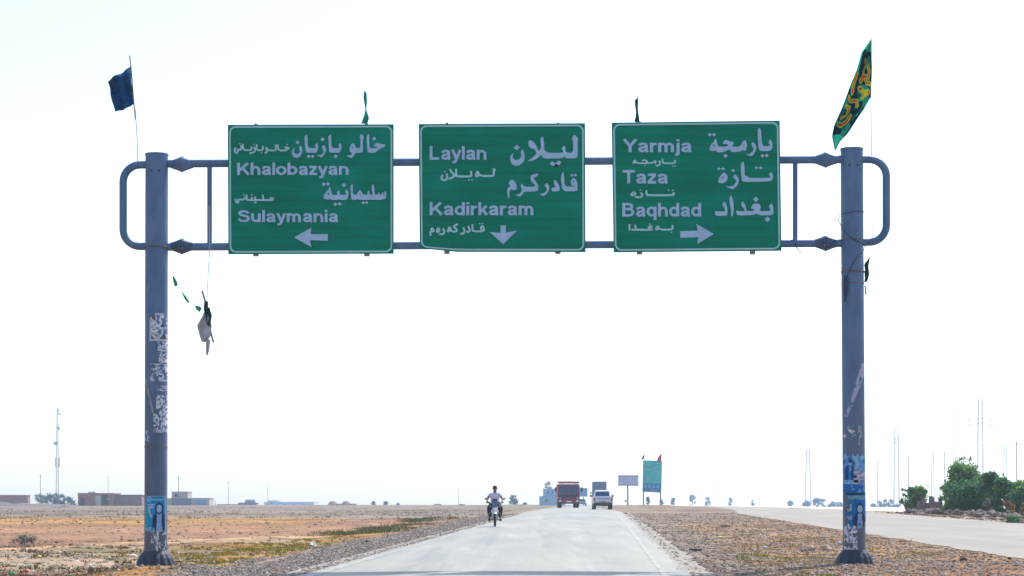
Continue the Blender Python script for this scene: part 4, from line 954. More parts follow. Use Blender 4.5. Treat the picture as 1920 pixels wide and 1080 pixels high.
for n_ in 'lr': E_ += [('ch', 'sh'+n_), ('sh'+n_, 'el'+n_), ('el'+n_, 'wr'+n_), ('wr'+n_, 'ha'+n_), ('pel', 'hp'+n_), ('hp'+n_, 'kn'+n_), ('kn'+n_, 'an'+n_), ('an'+n_, 'to'+n_)]
vs_, es_ = chain(names, E_)
rider = skinmesh('person', vs_, es_, skin, None, org); rider.location = org
tag(rider, 'man in white shirt and dark trousers riding the motorcycle towards the viewer', 'person')
def cl(name, nm, ed, sc, m): v_, e_ = chain(nm, ed, sc); return skinmesh(name, v_, e_, m, rider, org, 2, 0)
J2 = dict(J)
for s, n_ in ((-1, 'l'), (1, 'r')): J['ue'+n_] = (s*.27, .11, 1.24, .065)
J.update({k: v for k, v in J2.items()}); J['nb'] = (0, .185, 1.40, (.11, .085))
v_, e_ = chain(['sp', 'pel', 'ch', 'nb', 'shl', 'shr', 'uel', 'uer'], [('sp', 'pel'), ('sp', 'ch'), ('ch', 'nb'), ('ch', 'shl'), ('ch', 'shr'), ('shl', 'uel'), ('shr', 'uer')], 1.35); skinmesh('shirt', v_, e_, shirt_m, rider, org, 2, 0)
cl('trousers', ['pel', 'hpl', 'hpr', 'knl', 'knr', 'anl', 'anr'], [('pel', 'hpl'), ('pel', 'hpr'), ('hpl', 'knl'), ('hpr', 'knr'), ('knl', 'anl'), ('knr', 'anr')], 1.55, trou_m)
mb = MB(); ell(mb, M_(0, .155, 1.655), (.092, .105, .085)); ell(mb, M_(0, .19, 1.6), (.085, .08, .09)); obj('hair', mb, hair_m, rider, smooth=True)
for s in (-1, 1):
    mb = MB(); mb.box(M_(s*.24, .0, .27), (.1, .27, .09)); obj('shoe', mb, black_p, rider, bevel=.03)
    mb = MB(); ell(mb, M_(s*.032, .045, 1.615), (.014, .01, .009)); obj('eye', mb, hair_m, rider, smooth=True)
    mb = MB(); ell(mb, M_(s*.088, .14, 1.6), (.014, .025, .035)); obj('ear', mb, skin, rider, smooth=True)
    for k in range(4):
        mb = MB(); mb.tube([M_(s*(.28+.025*k), -.26, 1.045), M_(s*(.28+.025*k), -.3, 1.02), M_(s*(.28+.025*k), -.275, .985)], .011, 6); obj('finger', mb, skin, rider, smooth=True)
    mb = MB(); mb.tube([M_(s*.27, -.22, 1.03), M_(s*.262, -.27, 1.0)], .012, 6); obj('thumb', mb, skin, rider, smooth=True)
mb = MB(); mb.tube([M_(0, .04, 1.615), M_(0, .025, 1.58)], [.012, .018], 6); obj('nose', mb, skin, rider, smooth=True)

# ------------------------------------------------------------------ vehicles
def frame_at(X0, Y0, Z0):
    return lambda x, y, z: Vector((X0+x, Y0+y, Z0+z))
YT = 233.0; XT = (1066.5-960)*YT/F; A = frame_at(XT, YT, float(zr(YT))+.03)
tr = thing('truck', 'red cargo truck facing the viewer in the left lane near the crest', 'truck', A(0, 0, 0))
def part(name, m, c, d, parent, T=A, bevel=.03, rot=None, taper=1):
    mb = MB(); mb.box(T(*c), d, rot, taper); return obj(name, mb, m, parent, bevel=bevel)
mb = MB(); p0 = A(0, 0, 0)
mb.prismx([(p0.y+.0, p0.z+.62), (p0.y-.02, p0.z+1.45), (p0.y+.14, p0.z+2.5), (p0.y+.35, p0.z+2.6), (p0.y+1.7, p0.z+2.6), (p0.y+1.7, p0.z+.62)], p0.x-1.2, p0.x+1.2)
cab = obj('cab', mb, red_p, tr, bevel=.07)
mb = MB(); q = Matrix.Rotation(R(-8.5), 3, 'X')
mb.box(A(0, .035, 2.0), (2.08, .03, .74), q); obj('windshield', mb, glass, tr, bevel=.03)
part('windshield_post', red_p, (0, -.0, 2.0), (.07, .05, .76), tr, rot=q, bevel=.01)
for s in (-1, 1):
    part('wiper', black_p, (s*.45, -.015, 1.73), (.7, .02, .025), tr, rot=Matrix.Rotation(R(12), 3, 'Y'), bevel=0)
part('grille', mat('navy_grille', (.04, .03, .12), .5), (0, -.03, 1.33), (2.1, .05, .36), tr)
for k in range(3): part('grille_bar', black_p, (0, -.06, 1.22+.1*k), (1.7, .03, .035), tr, bevel=0)
part('bumper', red_p, (0, -.1, .72), (2.36, .22, .34), tr); part('bumper_guard', black_p, (0, -.05, .5), (2.1, .16, .12), tr)
part('number_plate', lampglass, (0, -.22, .68), (.52, .02, .13), tr, bevel=0)
for s in (-1, 1):
    h = part('headlight', lampglass, (s*.92, -.2, .76), (.28, .06, .17), tr); part('headlight_rim', dred_p, (s*.92, -.05, 1.05), (.34, .06, .2), tr); part('marker_lamp', lampglass, (s*.95, -.09, 1.05), (.2, .04, .09), tr)
    mb = MB(); mb.tube([A(s*1.2, .3, 2.3), A(s*1.42, .12, 2.3), A(s*1.42, .12, 1.7)], .02, 6); mb.box(A(s*1.42, .1, 2.0), (.2, .08, .46)); obj('mirror', mb, black_p, tr, bevel=.02)
    part('roof_sign', dred_p, (s*.75, .35, 2.74), (.75, .12, .16), tr)
    mb = MB(); mb.disc(A(s*.98, 1.1, .5), .5, .3, 22); w1 = obj('wheel', mb, rubber, tr); mb = MB(); mb.disc(A(s*1.12, 1.1, .5), .24, .1, 14); obj('rim', mb, chrome, w1)
    mb = MB(); mb.disc(A(s*.9, 5.6, .5), .5, .52, 22); w1 = obj('wheel', mb, rubber, tr); mb = MB(); mb.disc(A(s*1.15, 5.6, .5), .22, .1, 14); obj('rim', mb, chrome, w1)
    part('mudguard', black_p, (s*1.0, .45, .58), (.36, .1, .3), tr)
part('roof_board', red_p, (0, .33, 2.78), (.72, .14, .22), tr)
part('cargo_bed', mat('cargo_bed_red', (.3, .02, .03), .6, var=.2), (0, 4.6, 1.85), (2.44, 5.6, 1.5), tr); part('chassis', black_p, (0, 3.6, .85), (.9, 7.2, .3), tr)
mb = MB()
for k in range(9): mb.box(A(-1.1+.275*k, 1.85, 2.86), (.1, .06, .14))
part('front_rack', dred_p, (0, 1.85, 2.84), (2.4, .08, .12), tr)

YP = 190.0; XP = (1131-960)*YP/F; B_ = frame_at(XP, YP, float(zr(YP))+.03)
pk = thing('pickup', 'white pickup seen from behind in the right lane', 'pickup', B_(0, 0, 0))
def pp_(name, m, c, d, bevel=.03, rot=None, taper=1, parent=None): return part(name, m, c, d, parent or pk, B_, bevel, rot, taper)
body = pp_('body', white_p, (0, 2.6, .82), (1.74, 5.0, .62), .1)
tg = pp_('tailgate', white_p, (0, .07, .9), (1.42, .06, .5), .02); 
for k, wd in enumerate((.1, .12, .1, .13, .1, .12, .1)): pp_('lettering', mat('badge_purple', (.09, .07, .2), .5), (-.48+.16*k, .035, .97), (wd, .012, .07), 0, parent=tg)
mb = MB(); b0 = B_(0, 0, 0)
mb.prismx([(b0.y+1.75, b0.z+1.1), (b0.y+2.0, b0.z+1.68), (b0.y+2.2, b0.z+1.74), (b0.y+3.3, b0.z+1.72), (b0.y+4.0, b0.z+1.12)], b0.x-.74, b0.x+.74); 
for i in range(len(mb.v)):
    x, y, z = mb.v[i]; mb.v[i] = (b0.x+(x-b0.x)*(1-.16*(z-b0.z-1.1)/.6), y, z)
obj('cabin', mb, white_p, pk, bevel=.06)
pp_('rear_window', glass, (0, 1.86, 1.4), (1.24, .03, .42), .04, Matrix.Rotation(R(-22), 3, 'X'))
for s in (-1, 1):
    pp_('tail_light', tail_red, (s*.78, .06, .93), (.12, .08, .36), .02)
    pp_('side_panel', white_p, (s*.83, .75, 1.02), (.1, 1.4, .26), .04)
    mb = MB(); mb.box(B_(s*1.0, 3.1, 1.22), (.2, .08, .16)); mb.tube([B_(s*.82, 3.1, 1.18), B_(s*1.0, 3.1, 1.2)], .03, 6); obj('mirror', mb, black_p, pk, bevel=.03)
    for yy in (.95, 4.0):
        mb = MB(); mb.disc(B_(s*.73, yy, .37), .37, .24, 22); w1 = obj('wheel', mb, rubber, pk); mb = MB(); mb.disc(B_(s*.84, yy, .37), .2, .05, 14); obj('rim', mb, chrome, w1)
    mb = MB(); ell(mb, B_(s*.34, 1.98, 1.42), (.13, .08, .16)); obj('head_restraint', mb, mat('seat_fabric', (.3, .4, .5), .8), pk, smooth=True)
pp_('rear_bumper', black_p, (0, -.02, .5), (1.66, .18, .2), .03); pp_('number_plate', plate_m, (0, -.0, .68), (.44, .03, .15), .005); pp_('underbody', black_p, (0, 2.5, .4), (1.3, 4.4, .16), .02)
line3('antenna', [B_(.9, 4.2, 1.1), B_(1.0, 4.4, 1.9)], .012, wire_m, pk)

YB = 350.0; XB = (1125-960)*YB/F; C_ = frame_at(XB, YB, float(zr(YB))+.02)
bt = thing('truck', 'tall blue grey box truck driving ahead of the white pickup', 'truck', C_(0, 0, 0))
part('cargo_box', tarp, (0, 3, 2.55), (2.15, 6.2, 3.0), bt, C_, .06)
for s in (-1, 1):
    part('door_panel', mat('box_door_grey', (.1, .15, .25), .6), (s*.52, -.12, 2.5), (1.0, .04, 2.7), bt, C_, .02)
    mb = MB(); mb.tube([C_(s*.75, -.18, 3.35), C_(s*.3, -.18, 3.75), C_(s*.1, -.18, 3.8)], .07, 6); obj('painted_stripe', mb, plaster_blue, bt)
    for yy in (.8, 7.2):
        mb = MB(); mb.disc(C_(s*.85, yy, .48), .48, .4, 18); obj('wheel', mb, rubber, bt)
    part('tail_light', tail_red, (s*.9, -.1, .9), (.2, .05, .1), bt, C_, 0)
    mb = MB(); mb.box(C_(s*1.3, 7, 2.2), (.18, .08, .4)); mb.tube([C_(s*1.05, 7, 2.3), C_(s*1.3, 7, 2.3)], .02, 6); obj('mirror', mb, black_p, bt)
part('cab', tarp, (0, 7.2, 1.7), (2.1, 1.8, 2.0), bt, C_, .1); part('chassis', black_p, (0, 4, .8), (.9, 8, .25), bt, C_); part('rear_bumper', black_p, (0, -.1, .65), (2.0, .1, .15), bt, C_)

YC = 420.0; D_ = frame_at((1092-960)*YC/F, YC, float(zr(YC))+.02)
ca = thing('car', 'distant grey car half hidden behind the red truck', 'car', D_(0, 0, 0))
part('body', mat('car_grey_blue', (.2, .24, .3), .4), (0, 2, .6), (1.6, 4, .55), ca, D_, .1); part('cabin', glass, (0, 2.2, 1.1), (1.35, 2, .5), ca, D_, .1, None, .85)
for s in (-1, 1):
    part('headlight', lampglass, (s*.58, -.02, .65), (.28, .05, .14), ca, D_, .02)
    for yy in (.7, 3.3):
        mb = MB(); mb.disc(D_(s*.7, yy, .32), .32, .2, 16); obj('wheel', mb, rubber, ca)

# ------------------------------------------------------------------ roadside signs further on
YQ = 333.0
gs = thing('road_sign', 'distant tall green road sign on two legs with small flags on top', 'road sign', P(1223, 945, YQ))
mb = MB(); tl, tr_, br, bl = P(1206, 863, YQ), P(1241.5, 864, YQ), P(1240, 924, YQ), P(1204.5, 922, YQ)
n_ = len(mb.v); mb.add([tl, tr_, br, bl]+[v+Vector((0, .12, 0)) for v in (tl, tr_, br, bl)], [(0, 1, 2, 3), (4, 7, 6, 5), (0, 4, 5, 1), (1, 5, 6, 2), (2, 6, 7, 3), (3, 7, 4, 0)])
teal = mat('teal_sign_face', (.0, .38, .34), .5, second=(.0, .47, .43), scale=.5); obj('panel', mb, teal, gs)
cellm = []
def pq(u, v, off=-.02):
    x = (1206+35.5*u)-(1.5*v); y = 863+59.5*v+u*1.5; return P(x, y, YQ)+Vector((0, off, 0))
def patch(name, u0, u1, v0, v1, m, off=-.02):
    mb = MB(); mb.add([pq(u0, v0, off), pq(u1, v0, off), pq(u1, v1, off), pq(u0, v1, off)], [(0, 1, 2, 3)]); return obj(name, mb, m, gs, fix=False)
lb2 = mat('pale_blue_marks', (.15, .4, .6), .5)
patch('lower_field', .02, .98, .72, .98, mat('blue_lower_field', (.02, .2, .42), .5))
for row, (v0, segs) in enumerate(((.06, ((.1, .4), (.65, .95))), (.13, ((.08, .42), (.75, .9))), (.2, ((.55, .92),)), (.27, ((.1, .45),)), (.33, ((.62, .95),)), (.38, ((.68, .93),)), (.44, ((.12, .22), (.7, .95))), (.53, ((.1, .42),)), (.58, ((.2, .4), (.7, .95))), (.65, ((.15, .3), (.55, .9))))):
    for a, b in segs: patch('text_mark', a, b, v0, v0+.028, lb2)
for k in range(4): patch('text_mark', .1+.22*k, .2+.22*k, .77, .86, lb2, -.03)
patch('text_mark', .45, .75, .92, .95, mat('pinkish_mark', (.4, .3, .5), .5), -.03)
for px in (1206.5, 1238.5): line3('leg', [P(px, 870, YQ+.6), P(px, 948, YQ+.6)], .1, pole_m, gs, 8)
def smallflag(pts, m, lb, stick):
    f = thing('flag', lb, 'flag', P(pts[0][0], pts[0][1], YQ))
    line3('stick', [P(*stick[0], YQ), P(*stick[1], YQ)], .03, wood_m, f)
    cloth('cloth', pts[:3], pts[3:], YQ, m, f, 8, 5, .15, pts[0][0])
smallflag([(1207, 852), (1204, 857), (1203, 862), (1208, 851), (1208, 857), (1206, 862)], cloth_slate, 'small dark flag at the left corner of the distant green sign', ((1208, 850), (1208, 866)))
smallflag([(1238, 852), (1233, 860), (1231, 865), (1240, 851), (1240, 858), (1239, 865)], cloth_red, 'small bright red flag at the right corner of the distant green sign', ((1240, 849), (1240, 868)))
YQ2 = 460.0
bb_ = thing('billboard', 'pale lilac billboard on a single post right of the pickup', 'billboard', P(1177, 948, YQ2))
a_, b_ = P(1159, 892, YQ2), P(1197, 910, YQ2); mb = MB(); mb.box(((a_.x+b_.x)/2, YQ2, (a_.z+b_.z)/2), (b_.x-a_.x, .3, a_.z-b_.z)); obj('board', mb, board_m, bb_)
mb = MB(); 
for (cx, cz, dx, dz) in ((0, (a_.z-b_.z)/2, b_.x-a_.x+.2, .18), (0, -(a_.z-b_.z)/2, b_.x-a_.x+.2, .18)):
    mb = MB(); mb.box(((a_.x+b_.x)/2, YQ2-.1, (a_.z+b_.z)/2+cz), (dx, .35, dz)); obj('frame_rail', mb, mat('billboard_frame', (.16, .15, .3), .6), bb_)
line3('post', [P(1177, 910, YQ2), P(1177, 950, YQ2)], .17, mat('billboard_frame', (.16, .15, .3), .6), bb_, 10)
mb = MB(); c = P(1173, 939.5, YQ2); mb.box((c.x, c.y-.1, c.z), (.35, .2, .45)); obj('meter_box', mb, pole_m, bb_)
YQ3 = 520.0
s_ = thing('billboard', 'small faint blue board on a post behind the red truck', 'billboard', P(1095, 948, YQ3))
a_, b_ = P(1087, 915, YQ3), P(1101.5, 931, YQ3); mb = MB(); mb.box(((a_.x+b_.x)/2, YQ3, (a_.z+b_.z)/2), (b_.x-a_.x, .2, a_.z-b_.z)); obj('board', mb, plaster_blue, s_); line3('post', [P(1094, 930, YQ3), P(1094, 949, YQ3)], .1, pole_m, s_)

# ------------------------------------------------------------------ buildings at left
def base_z(x, y): return G(x, y)-.3
def bld(name, label, cat, boxes, Yb, group=None, openings=()):
    cx = sum(b[0]+b[1] for b in boxes)/2/len(boxes); o0 = P(cx, 948, Yb); t = thing(name, label, cat, (o0.x, o0.y, G(o0.x, Yb)), group)
    for (x0, x1, ytop, m, dep, nm, dy) in boxes:
        a = P(x0, ytop, Yb+dy); b = P(x1, ytop, Yb+dy); z0 = base_z((a.x+b.x)/2, Yb)-.6
        mb = MB(); mb.box(((a.x+b.x)/2, Yb+dy+dep/2, (a.z+z0)/2), (b.x-a.x, dep, a.z-z0)); w_ = obj(nm, mb, m, t)
        mb = MB(); mb.box(((a.x+b.x)/2, Yb+dy+dep/2, a.z+.05), (b.x-a.x+.3, dep+.3, .16)); obj('parapet', mb, m, w_)
    for (x0, x1, y0, y1, m, nm, dy) in openings:
        a = P(x0, y0, Yb+dy-.1); b = P(x1, y1, Yb+dy-.1); mb = MB(); mb.box(((a.x+b.x)/2, Yb+dy-.05, (a.z+b.z)/2), (b.x-a.x, .25, a.z-b.z)); obj(nm, mb, m, t)
    return t
bld('house', 'long low brown mud brick house with a pale door, left of the left post', 'house',
    [(146, 213, 925.5, brick_m, 9, 'wall', 0), (213.3, 266, 928.5, mat('mud_brick_dark', (.19, .11, .13), .9, second=(.25, .15, .17), scale=1), 12, 'wall', 1)], 500, openings=[(150, 158, 934, 950, dark_open, 'doorway', 0), (179, 189.5, 929, 949, conc, 'door', 0), (190.5, 202, 928, 949, dark_open, 'doorway', 0), (201, 204.5, 934, 938, conc, 'lamp', 0)])
bld('garden_wall', 'long low brown wall at the far left edge below the mast', 'wall', [(-60, 52, 929, brick_m, 3, 'wall', 0)], 560)
bld('house', 'square block house with a pinkish upper storey just right of the left post', 'house',
    [(322, 358, 935.5, block_m, 9, 'wall', 0), (322, 352, 922.5, mat('pink_render', (.42, .32, .34), .85, var=.1), 8, 'upper_storey', 3), (358.3, 392.5, 934.5, mat('pale_pink_wall', (.45, .36, .36), .85, var=.1), 9, 'wall', .5), (300, 321.7, 935, conc, 7, 'wall', 6)], 620,
    openings=[(367, 386, 937, 946, plaster_blue, 'shutter', .5), (388, 390.5, 938, 944, conc, 'window', .5), (327, 333, 926, 931, dark_open, 'window', 3)])
bld('shed', 'low grey shed behind the mound, right of the block house', 'shed', [(407, 445, 946, block_m, 8, 'wall', 0), (446, 480, 943, block_m, 8, 'wall', 4)], 900)
bld('warehouse', 'long pale blue warehouse on the horizon left of the road', 'warehouse',
    [(502, 520, 938.8, plaster_blue, 20, 'office_block', 0), (520.3, 582, 941.5, plaster_blue, 30, 'hall', 1), (495, 588, 941.4, conc, 34, 'roof_canopy', 5)], 1500,
    openings=[(507, 512, 942, 946, dark_open, 'window', 0), (530, 536, 945, 951, dark_open, 'gate', 1), (548, 554, 945, 951, dark_open, 'gate', 1), (566, 572, 945, 951, dark_open, 'gate', 1)])
bld('building', 'hazy stepped building behind the left side of the red truck', 'building', [(1019, 1044, 917, plaster_blue, 12, 'wall', 0), (1012, 1060, 931, plaster_blue, 14, 'lower_wall', -4)], 800, openings=[(1026, 1030, 920, 926, dark_open, 'window', 0), (1034, 1038, 920, 926, dark_open, 'window', 0), (1022, 1027, 935, 941, dark_open, 'window', -4)])
for (x0, x1, yt) in ((616, 632, 939), (641, 657, 939)):
    Yd = 900.0; c = P((x0+x1)/2, yt, Yd); zb = G(c.x, Yd)-.3; t = thing('kiln', 'domed brick kiln on the horizon, ' + ('left one of two' if x0 < 630 else 'right one of two with a low shed'), 'kiln', (c.x, Yd, zb), 'domed kilns on the horizon')
    mb = MB(); rr = (x1-x0)/2*Yd/F; H = c.z-zb; lathe_z(mb, c.x, Yd, [(rr*1.3, zb), (rr*1.15, zb+H*.3), (rr*.95, zb+H*.6), (rr*.6, zb+H*.88), (rr*.2, zb+H)], 16); obj('dome', mb, brick_m, t, smooth=True)
    mb = MB(); mb.box((c.x+rr*1.6, Yd, zb+H*.2), (rr*1.6, 3, H*.5)); obj('side_wall', mb, brick_m, t)
# earth banks
def mound(x0, x1, ytop, Yd, dep, label, m, seed):
    a = P(x0, 0, Yd); b = P(x1, 0, Yd); n = 40; k = 8; top = P(0, ytop, Yd).z; vs = []; mb = MB()
    for i in range(n+1):
        f = i/n; x = a.x+(b.x-a.x)*f; e = math.sin(math.pi*f)**.35*(.75+.5*(mnoise.noise(Vector((f*7, seed, 0)))))
        for j in range(k+1):
            g = j/k; y = Yd-dep/2+dep*g; z0 = G(x, Yd)-.3; vs.append((x, y, z0+max(0, (top-z0)*e*math.sin(math.pi*g)**.8)))
    mb.add(vs, [(i*(k+1)+j, i*(k+1)+j+1, (i+1)*(k+1)+j+1, (i+1)*(k+1)+j) for i in range(n) for j in range(k)])
    o = obj('earth_bank', mb, m, None, smooth=True, fix=False, org=(a.x, Yd, G(a.x, Yd))); o['kind'] = 'structure'
bank_m = mat('grey_bank_earth', (.09, .08, .1), .95, second=(.15, .13, .14), scale=.4, bump=.4, bscale=3)
mound(-80, 150, 940.5, 400, 10, '', bank_m, 1); mound(100, 142, 942.5, 330, 8, '', bank_m, 5); mound(370, 405, 947.5, 300, 6, '', bank_m, 2); mound(850, 1010, 948.5, 420, 10, '', bank_m, 3); mound(600, 860, 951.0, 360, 10, '', bank_m, 4)

# ------------------------------------------------------------------ trees
def leaves(c, rad, n, size, g, flat=.9):
    # clusters around several centres, leaf-sized quads facing anywhere
    d = g.normal(size=(n, 3)); d /= np.linalg.norm(d, axis=1)[:, None]; rr = np.abs(g.normal(size=n))*.62+.05
    p = np.array(c)+d*rr[:, None]*np.array(rad); a = g.normal(size=(n, 3)); a /= np.linalg.norm(a, axis=1)[:, None]; b = np.cross(a, g.normal(size=(n, 3))); b /= np.linalg.norm(b, axis=1)[:, None]
    s = size*(.6+.8*g.random(n))[:, None]
    return np.stack([p-a*s, p-b*s*.55, p+a*s, p+b*s*.55], 1)
def tree(name, label, cat, px, pybase, pytop, wpx, Yd, m, nclump, nleaf, lsize, seed, group=None, tri=.5, m2=None, trunk=True, zb=None):
    g = np.random.default_rng(seed); c = P(px, pybase, Yd); zb = G(c.x, Yd) if zb is None else zb; top = P(px, pytop, Yd).z; H = top-zb; Wd = wpx*Yd/F/2
    t = thing(name, label, cat, (c.x, Yd, zb), group)
    cl_ = []
    for i in range(nclump):
        h = max(0, g.random()**.8*(1 if group != DG else 1.05)-(0 if group != DG else .1)); wr = Wd*(1-tri*h**1.5)*(.3+.7*g.random()**.7); ang = g.random()*6.283; rc = Wd*(.16+.22*g.random())*(1.5 if nclump < 14 else 1)
        cl_.append((c.x+math.cos(ang)*wr*.86, Yd+math.sin(ang)*wr*.86, zb+H*(.1+.84*h), rc))
    cl_.append((c.x, Yd, zb+H*.88, Wd*.22))
    if trunk:
        mb = MB(); mb.tube([(c.x, Yd, zb-.1), (c.x+.03*H, Yd, zb+H*.3), (c.x-.02*H, Yd, zb+H*.55), (c.x, Yd, zb+H*.8)], [H*.035, H*.025, H*.016, H*.006], 7); obj('trunk', mb, bark, t, smooth=True)
        mb = MB()
        for k in range(min(7, len(cl_))):
            q = cl_[k]; mb.tube([(c.x, Yd, zb+H*(.15+.05*k)), ((c.x+q[0])/2, (Yd+q[1])/2, (zb+H*.2+q[2])/2), q[:3]], [H*.016, H*.01, H*.004], 5)
        obj('limb', mb, bark, t) if False else obj('branches', mb, bark, t)['kind'] if False else stuff(obj('branches', mb, bark, t))
    Q = [leaves(q[:3], (q[3], q[3], q[3]*.85), nleaf, lsize, g) for q in cl_]
    cut = len(Q) if m2 is None else int(len(Q)*.75)
    def emit(nm, qs, mm):
        V = np.concatenate(qs).reshape(-1, 3)-np.array([c.x, Yd, zb]); me = bulkmesh(nm, V, np.arange(len(V)).reshape(-1, 4)); o = link(nm, me, mm, t); stuff(o)
    emit('crown', Q[:cut], m)
    if m2 is not None: emit('light_foliage', Q[cut:], m2)
    return t
DG = 'hazy far trees on the horizon'
GT = 'trees along the far side of the second carriageway'
tree('tree', 'dark round tree standing alone left of the brick ruin', 'tree', 1720, 962, 913, 46, 152, leaf, 44, 280, .085, 1, GT, .25)
tree('tree', 'thin see-through sapling at the left side of the lone dark tree', 'tree', 1698, 962, 914, 20, 151, leaf_d, 9, 130, .05, 2, GT, .1)
tree('tree', 'tallest bushy green tree of the clump, with bright young shoots at its top', 'tree', 1808, 968, 872, 88, 137, leaf, 90, 330, .085, 3, GT, .45, leaf_y)
tree('tree', 'wispy pale green shoots rising above the tallest tree of the clump', 'tree', 1803, 968, 852, 40, 137.6, leaf_y, 9, 60, .05, 4, GT, -.3, zb=2.2)
tree('tree', 'narrow dark tree at the left end of the big clump', 'tree', 1774, 966, 902, 26, 139, leaf_d, 16, 330, .07, 5, GT, .3)
tree('tree', 'rounded dark green tree right of the tallest one', 'tree', 1854, 970, 885, 50, 134, leaf_d, 48, 300, .08, 6, GT, .2, leaf)
tree('tree', 'lower dark tree with open crown between two taller ones at the right', 'tree', 1886, 972, 897, 50, 132, leaf_d, 40, 260, .08, 7, GT, .3, leaf)
tree('tree', 'dark green tree cut by the right edge of the frame', 'tree', 1920, 974, 905, 62, 130, leaf_d, 44, 290, .08, 8, GT, .2, leaf)
tree('tree', 'dark bushy tree filling the middle of the big clump at its foot', 'tree', 1830, 970, 908, 110, 135, leaf_d, 60, 260, .08, 9, GT, .1)
for i, (px, pb, pt, wp, dd, sd, lb) in enumerate(((1893, 974, 942, 26, 122, 11, 'dusty red shrub in front of the trees near the right edge'), (1921, 976, 942, 22, 121, 12, 'dusty red shrub cut by the right edge of the frame'))):
    tree('shrub', lb, 'shrub', px, pb, pt, wp, dd, leaf_r, 10, 200, .05, sd, 'red shrubs', .3, trunk=True)
tree('shrub', 'low dark green bush on the roadside in front of the rubble wall', 'shrub', 1897, 980, 970, 28, 103, leaf_d, 12, 160, .045, 13, None, .3)
tree('shrub', 'pale thin shrub stems at the foot of the big tree clump', 'shrub', 1852, 970, 932, 16, 128, leaf_g, 6, 60, .05, 14, None, 0)
tree('shrub', 'leafless grey brown twiggy bush in the brown field at the far left', 'shrub', 46, 1019, 1003, 62, 68, leaf_g, 14, 160, .018, 15, None, .5)
FT = [(1298, 948, 927, 15, 1100, 'pointed hazy blue tree, leftmost beyond the second carriageway'), (1327, 948, 931, 13, 1150, 'small hazy blue tree, second beyond the second carriageway'),
 (1369, 949, 932, 9, 1000, 'upright hazy tree near the low fence posts'), (1411, 950, 936, 8, 1100, 'tiny pale hazy tree left of the thin pole'),
 (1482, 953, 938, 14, 950, 'hazy blue bush left of the tall pylon'), (1512, 956, 938, 22, 800, 'hazy blue tree directly at the foot of the pylon'), (1534, 957, 934, 30, 760, 'hazy blue tree right of the pylon foot'), (1560, 957, 940, 16, 800, 'hazy blue bush just left of the right post'),
 (1573, 957, 941, 18, 800, 'hazy blue bush touching the left side of the right post'), (1637, 957, 944, 14, 780, 'hazy blue bush right of the right post'), (1660, 957, 936, 34, 700, 'wide hazy blue tree between the right post and the lone tree'), (1680, 958, 946, 24, 700, 'low hazy bush right beside the wide hazy tree'),
 (962, 950, 928, 17, 700, 'pale blue hazy tree standing right of the motorcycle rider'), (984, 951, 943, 9, 800, 'tiny hazy bush right of the pale tree'),
 (700, 953, 940, 8, 900, 'small hazy tree right of the two domed kilns'), (723, 953, 940, 9, 900, 'small hazy tree, second right of the kilns'), (746, 954, 944, 6, 950, 'tiny hazy tree, third right of the kilns'),
 (820, 954, 948, 14, 800, 'low hazy bush left of the rider'), (866, 954, 948, 12, 800, 'low hazy bush nearer the rider'),
 (1215, 946, 931, 9, 600, 'hazy tree seen under the distant green sign'), (1262, 948, 933, 10, 900, 'hazy tree right of the distant green sign'), (1240, 947, 936, 10, 900, 'low hazy bush under the right leg of the green sign'),
 (468, 950, 938, 24, 1000, 'hazy blue tree behind the grey shed'), (172, 946, 921, 22, 640, 'hazy tree behind the left end of the mud brick house'),
 (80, 948, 928, 36, 620, 'pale blue green tree at the foot of the mast, left part'), (106, 948, 925, 36, 620, 'pale blue green tree right at the foot of the mast'), (128, 948, 931, 30, 620, 'pale blue green tree right of the mast foot'), (1027, 925, 899, 20, 850, 'hazy round tree top above the hazy building')]
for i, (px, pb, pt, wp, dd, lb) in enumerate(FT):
    tree('tree', lb, 'tree', px, pb, pt, wp, dd, leaf_haze, 24, 110, .16*dd/600, 100+i, DG, .35 if wp < 30 else .1, trunk=True)

# ------------------------------------------------------------------ brick ruin and rubble wall on the far verge
YR = 150.0
ru = thing('ruined_wall', 'ruined purple brown brick wall with openings beside the lone dark tree', 'wall', P(1748, 963, YR))
def rub(x0, x1, y0, dy, nm='brick_pier'):
    a = P(x0, y0, YR+dy); b = P(x1, y0, YR+dy); z0 = G(a.x, YR)-.1; mb = MB(); mb.box(((a.x+b.x)/2, YR+dy+.2, (a.z+z0)/2), (b.x-a.x, .4, a.z-z0)); 
    mb.box(((a.x+b.x)/2-.05, YR+dy+.2, a.z+.03), ((b.x-a.x)*.6, .36, .07)); obj(nm, mb, mat('ruin_brick', (.14, .085, .11), .9, second=(.2, .13, .15), scale=2), ru, bevel=.01)
for x0, x1, y0 in ((1721, 1732, 941), (1729, 1735, 935), (1733, 1746, 944.5), (1743.5, 1752, 932), (1752, 1757, 941), (1757, 1766, 942), (1763, 1767, 940)): rub(x0, x1, y0, .1*(x0 % 3))
rb = thing('rubble_wall', 'low tumbled rubble wall along the foot of the big trees', 'wall', P(1830, 972, 125))
g = np.random.default_rng(77); st = []
base_m = bpy.data.meshes.new('rubble_stone')
bm = bmesh.new(); bmesh.ops.create_icosphere(bm, subdivisions=1, radius=1)
for v in bm.verts: v.co *= 1+.3*mnoise.noise(v.co*3); v.co.z *= .7
bm.to_mesh(base_m); bm.free(); base_m.materials.append(mat('rubble_purple_brown', (.11, .08, .085), .9, second=(.24, .19, .175), scale=1.5))
